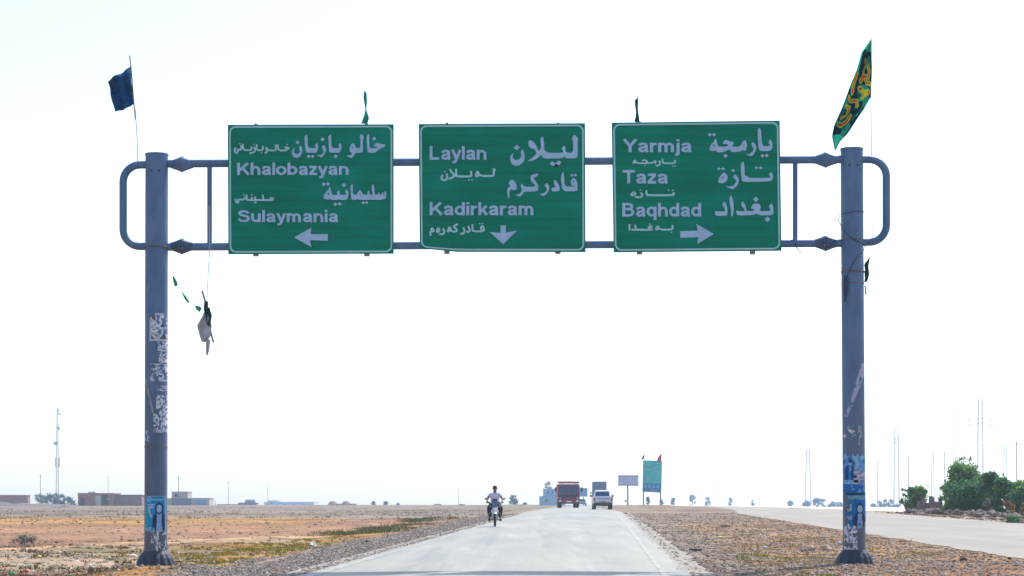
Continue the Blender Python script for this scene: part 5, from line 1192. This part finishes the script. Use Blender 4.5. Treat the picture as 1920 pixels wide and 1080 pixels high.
for i in range(230):
    f = g.random(); y = 148-f*36; u_ = 22.6+1.9*g.random()+1.2*f; x = float(axis(y))+u_; s = .1+.17*g.random()
    o = bpy.data.objects.new('stone', base_m); COL.objects.link(o); o.parent = rb
    o.location = Vector((x, y, G(x, y)+s*.3+(.12 if i % 3 == 0 else 0)))-rb.location; o.scale = (s*1.3, s, s*.9); o.rotation_euler = (g.random(), g.random(), g.random()*6)

# ------------------------------------------------------------------ masts, pylons, poles
def lattice(name, label, cat, px, pyt, pyb, Yd, wb, wt, arms=(), group=None, r=.12, lv=14, m=lat_m, legs4=True):
    b = P(px, pyb, Yd); z0 = G(b.x, Yd)-.2; zt = P(px, pyt, Yd).z; H = zt-z0; t = thing(name, label, cat, (b.x, Yd, z0), group)
    wbm, wtm = wb*Yd/F/2, wt*Yd/F/2
    cs = [(-1, -1), (1, -1), (1, 1), (-1, 1)]
    def q(k, f): w_ = wbm+(wtm-wbm)*f; return Vector((b.x+cs[k][0]*w_, Yd+cs[k][1]*w_, z0+H*f))
    for k in range(4): line3('leg', [q(k, 0), q(k, 1)], r*.8, m, t, 5)
    mb = MB()
    for i in range(lv):
        f0, f1 = i/lv, (i+1)/lv
        for k in range(4):
            mb.tube([q(k, f0), q((k+1) % 4, f1)], r*.5, 4, False); mb.tube([q(k, f1), q((k+1) % 4, f1)], r*.4, 4, False)
    stuff(obj('bracing', mb, m, t))
    for (py, half) in arms:
        z = P(px, py, Yd).z; hw = half*Yd/F; mb = MB(); mb.tube([(b.x-hw, Yd, z), (b.x, Yd, z+.6), (b.x+hw, Yd, z)], r*.8, 5); mb.tube([(b.x-hw, Yd, z), (b.x+hw, Yd, z)], r*.6, 5)
        ar = obj('cross_arm', mb, m, t)
        for s in (-1, 1): 
            mb = MB(); mb.tube([(b.x+s*hw*.97, Yd, z), (b.x+s*hw*.97, Yd, z-2.2)], r*.9, 6); obj('insulator', mb, wire_m, ar)
    return t
mast = lattice('radio_mast', 'tall thin lattice radio mast with dishes left of the left post', 'mast', 107.5, 765, 948, 1100, 5, 1.8, r=.085, lv=30)
for (px, py, s) in ((109, 803, 1.1), (103, 831, .9), (106, 832, .9), (109, 770, .7), (111, 776, .7)):
    mb = MB(); c = P(px, py, 1098.5); mb.tube([c, c+Vector((0, .7, 0))], [s, s*.5], 12); obj('dish_antenna', mb, white_p, mast)
for s in (104.5, 111):
    line3('side_antenna', [P(s, 858, 1099), P(s, 876, 1099)], .25, lat_m, mast)
PGp = 'lattice pylons of the power line at right'
lattice('pylon', 'lattice pylon with short arms left of the right post', 'pylon', 1515, 843, 957, 900, 12, 5.5, ((848, 13), (866, 14)), PGp, .1, 14)
lattice('pylon', 'tall lattice pylon between the right post and the lone tree', 'pylon', 1681, 797, 957, 800, 11, 5.5, ((824, 20), (831, 10)), PGp, .1, 18)
lattice('pylon', 'tallest lattice pylon rising behind the big tree clump', 'pylon', 1838, 748, 957, 700, 13, 7, ((787, 27), (796, 24)), PGp, .1, 20)
lattice('pylon', 'faint thin lattice mast just left of the tallest pylon', 'pylon', 1790, 745, 957, 1500, 6, 4, ((776, 6),), PGp, .12, 20)
lattice('pylon', 'faint distant lattice pylon right of the tallest pylon', 'pylon', 1885, 833, 957, 1300, 8, 4, (), PGp, .14, 12)
lattice('pylon', 'faint distant lattice pylon above the brick ruin', 'pylon', 1749, 847, 957, 1300, 6, 3, (), PGp, .14, 12)
lattice('pylon', 'very faint far pylon above the median between green sign and right post', 'pylon', 1342, 797, 950, 2200, 8, 3, ((798, 6),), PGp, .15, 12)
def upole(px, pyt, Yd, label, w=1.6, arm=6):
    b = P(px, 950, Yd); z0 = G(b.x, Yd)-.2; zt = P(px, pyt, Yd).z; t = thing('utility_pole', label, 'utility pole', (b.x, Yd, z0), 'utility poles')
    mb = MB(); mb.tube([(b.x, Yd, z0), (b.x-.05, Yd, zt)], [w*Yd/F/2*1.15, w*Yd/F/2*.8], 8); obj('pole', mb, pole_m, t)
    z = zt-(4*Yd/F); hw = arm*Yd/F; mb = MB(); mb.tube([(b.x-hw, Yd, z), (b.x+hw, Yd, z)], .4*w*Yd/F/2*1.3, 5); obj('cross_arm', mb, pole_m, t)
    for s in (-1, 0, 1):
        mb = MB(); mb.tube([(b.x+s*hw*.92, Yd, z), (b.x+s*hw*.92, Yd, z+.9*1.6*Yd/F)], .3*w*Yd/F/2, 5); obj('insulator', mb, wire_m, t)
for (px, pt, Yd, w_, ar, lb) in ((1907, 828, 250, 2.2, 8.5, 'nearest utility pole, standing behind the trees at the right edge'), (1772, 847, 330, 1.9, 6, 'utility pole above the left end of the big clump'), (1704, 856, 400, 1.7, 5.5, 'utility pole behind the lone dark tree'), (1646, 863, 480, 1.5, 4.5, 'utility pole just right of the right post'),
    (1551, 877, 600, .9, 3, 'thin pole right of the shorter pylon'), (1457, 902, 700, .9, 2.5, 'thin short pole left of the shorter pylon'), (1424, 930, 600, .9, 2, 'small pole at the far side of the second carriageway'), (1362, 933, 640, .8, 2, 'small pole beside the upright hazy tree'),
    (76, 889, 520, 1.1, 3, 'thin pole left of the radio mast'), (203, 892, 640, .8, 2.5, 'faint thin pole above the mud brick house'), (335, 893, 560, 1.2, 4.2, 'utility pole in front of the pink upper storey'), (428, 901, 760, .9, 3, 'faint utility pole right of the block house'), (502, 905, 1100, .6, 2, 'faint pole in front of the warehouse'), (404, 938, 640, .8, 1.5, 'short post between block house and shed'), (860, 915, 900, .6, 2, 'faint thin pole left of the rider')):
    upole(px, pt, Yd, lb, w_, ar)
tc = lattice('pylon', 'faint distant lattice tower left of the rider', 'pylon', 795+65, 890, 950, 2400, 5, 2, (), None, .14, 10) if False else None

# ------------------------------------------------------------------ small things lying about
def rock(label, px, py, s, m, cat='rock', seed=0, nm='rock', flat=.65, group=None):
    y = 46.0
    for _ in range(20):
        x = (px-960)*y/F; y = F*(CZ-G(x, y))/(py-946)
    x = (px-960)*y/F; bm = bmesh.new(); bmesh.ops.create_icosphere(bm, subdivisions=2, radius=1)
    for v in bm.verts: v.co *= 1+.45*mnoise.noise(v.co*1.6+Vector((seed, 0, 0)))
    me = bpy.data.meshes.new(nm); bm.to_mesh(me); bm.free()
    for v in me.vertices: v.co = Vector((v.co.x*s[0], v.co.y*s[1], v.co.z*s[2]))
    o = link(nm, me, m); o.location = (x, y, G(x, y)+s[2]*.35); o.rotation_euler = (0, 0, seed); tag(o, label, cat, group); return o
rk = mat('dark_brown_rock', (.09, .045, .035), .9, var=.3, scale=14, bump=.4, bscale=30); rk2 = mat('pinkish_rock', (.42, .3, .25), .9, var=.25, scale=10, bump=.3, bscale=30); rk3 = mat('pale_rock', (.55, .5, .46), .9, var=.15)
rock('dark brown rock lying on the soil right of the right post', 1807, 1051, (.09, .08, .06), rk, seed=1)
rock('large pinkish rock with a white top beside the right post', 1549, 1031, (.17, .12, .13), rk2, seed=2)
rock('pinkish rock left of the largest rock by the right post', 1521, 1031, (.14, .12, .09), rk2, seed=3)
rock('flat reddish rock in front of the largest rock', 1508, 1034, (.1, .09, .06), mat('reddish_rock', (.28, .16, .13), .9, var=.2), seed=4)
rock('small dark stone on the soil right of the right post foot', 1789, 1053, (.04, .04, .03), rk, seed=5)
rock('small white stone behind the largest rock', 1573, 1021, (.08, .07, .06), rk3, seed=6)
rock('white rock behind the foot of the left post', 249, 1037, (.13, .1, .06), rk3, seed=7)
rock('white crumpled litter at the gravel edge left of the road', 586, 1022, (.13, .1, .08), litter_w, 'litter', 8, 'litter')
rock('white crumpled litter at the gravel edge, closer to the post', 1434, 1028, (.07, .05, .04), litter_w, 'litter', 9, 'litter')
rock('dark stone on the gravel left of the road', 690, 1016, (.1, .08, .05), rk, seed=10)
rock('dark flat stone near the left post foot', 392, 1056, (.12, .1, .04), rk, seed=11)
rock('small green yellow litter on the median', 1349, 1009, (.12, .09, .03), mat('lime_litter', (.45, .6, .05), .5), 'litter', 12, 'litter')
rock('dark tyre scrap on the far end of the median', 1362, 987, (.3, .1, .04), rubber, 'tyre scrap', 13, 'tyre_scrap')
rock('dark stone at the edge of the second carriageway', 1893, 1050, (.08, .05, .03), rk, seed=14)
rock('red plastic litter in the lower left corner', 50, 1071, (.16, .06, .05), mat('red_litter', (.55, .05, .04), .5), 'litter', 15, 'litter')
rock('green plastic litter in the lower left corner', 22, 1077, (.07, .06, .05), mat('green_litter', (.02, .35, .1), .5), 'litter', 16, 'litter')
rock('yellow litter among the weeds at the left', 73, 1046, (.07, .06, .06), mat('yellow_litter', (.6, .42, .08), .5), 'litter', 17, 'litter')
def slab(label, px, py, L, m, rot, nm='plank', th=.05, wd=.14):
    y = 46.0
    for _ in range(20):
        x = (px-960)*y/F; y = F*(CZ-G(x, y))/(py-946)
    mb = MB(); mb.box((0, 0, 0), (L, wd, th)); o = obj(nm, mb, m, None, bevel=.01); o.location = (x, y, G(x, y)+th*.6); o.rotation_euler = (0, R(2), R(rot)); tag(o, label, nm)
slab('short black plank lying on the median beside the road', 1304, 1033, .32, mat('black_wood', (.02, .02, .022), .8), 4)
slab('dark plank lying beside the foot of the left post', 345, 1053, .22, mat('black_wood', (.02, .02, .022), .8), -5, 'plank', .04, .12)

# ------------------------------------------------------------------ haze
mb = MB(); mb.box((0, 1330, 41), (3060, 2760, 88))
hz = obj('haze', mb, None, None); hz['kind'] = 'stuff'
hm = bpy.data.materials.new('haze'); hm.use_nodes = True; n = hm.node_tree.nodes; n.remove(n['Principled BSDF'])
pv = n.new('ShaderNodeVolumePrincipled'); pv.inputs['Color'].default_value = (.68, .86, 1, 1); pv.inputs['Density'].default_value = .00029; pv.inputs['Anisotropy'].default_value = .2
hm.node_tree.links.new(pv.outputs[0], n['Material Output'].inputs['Volume']); hz.data.materials.append(hm)
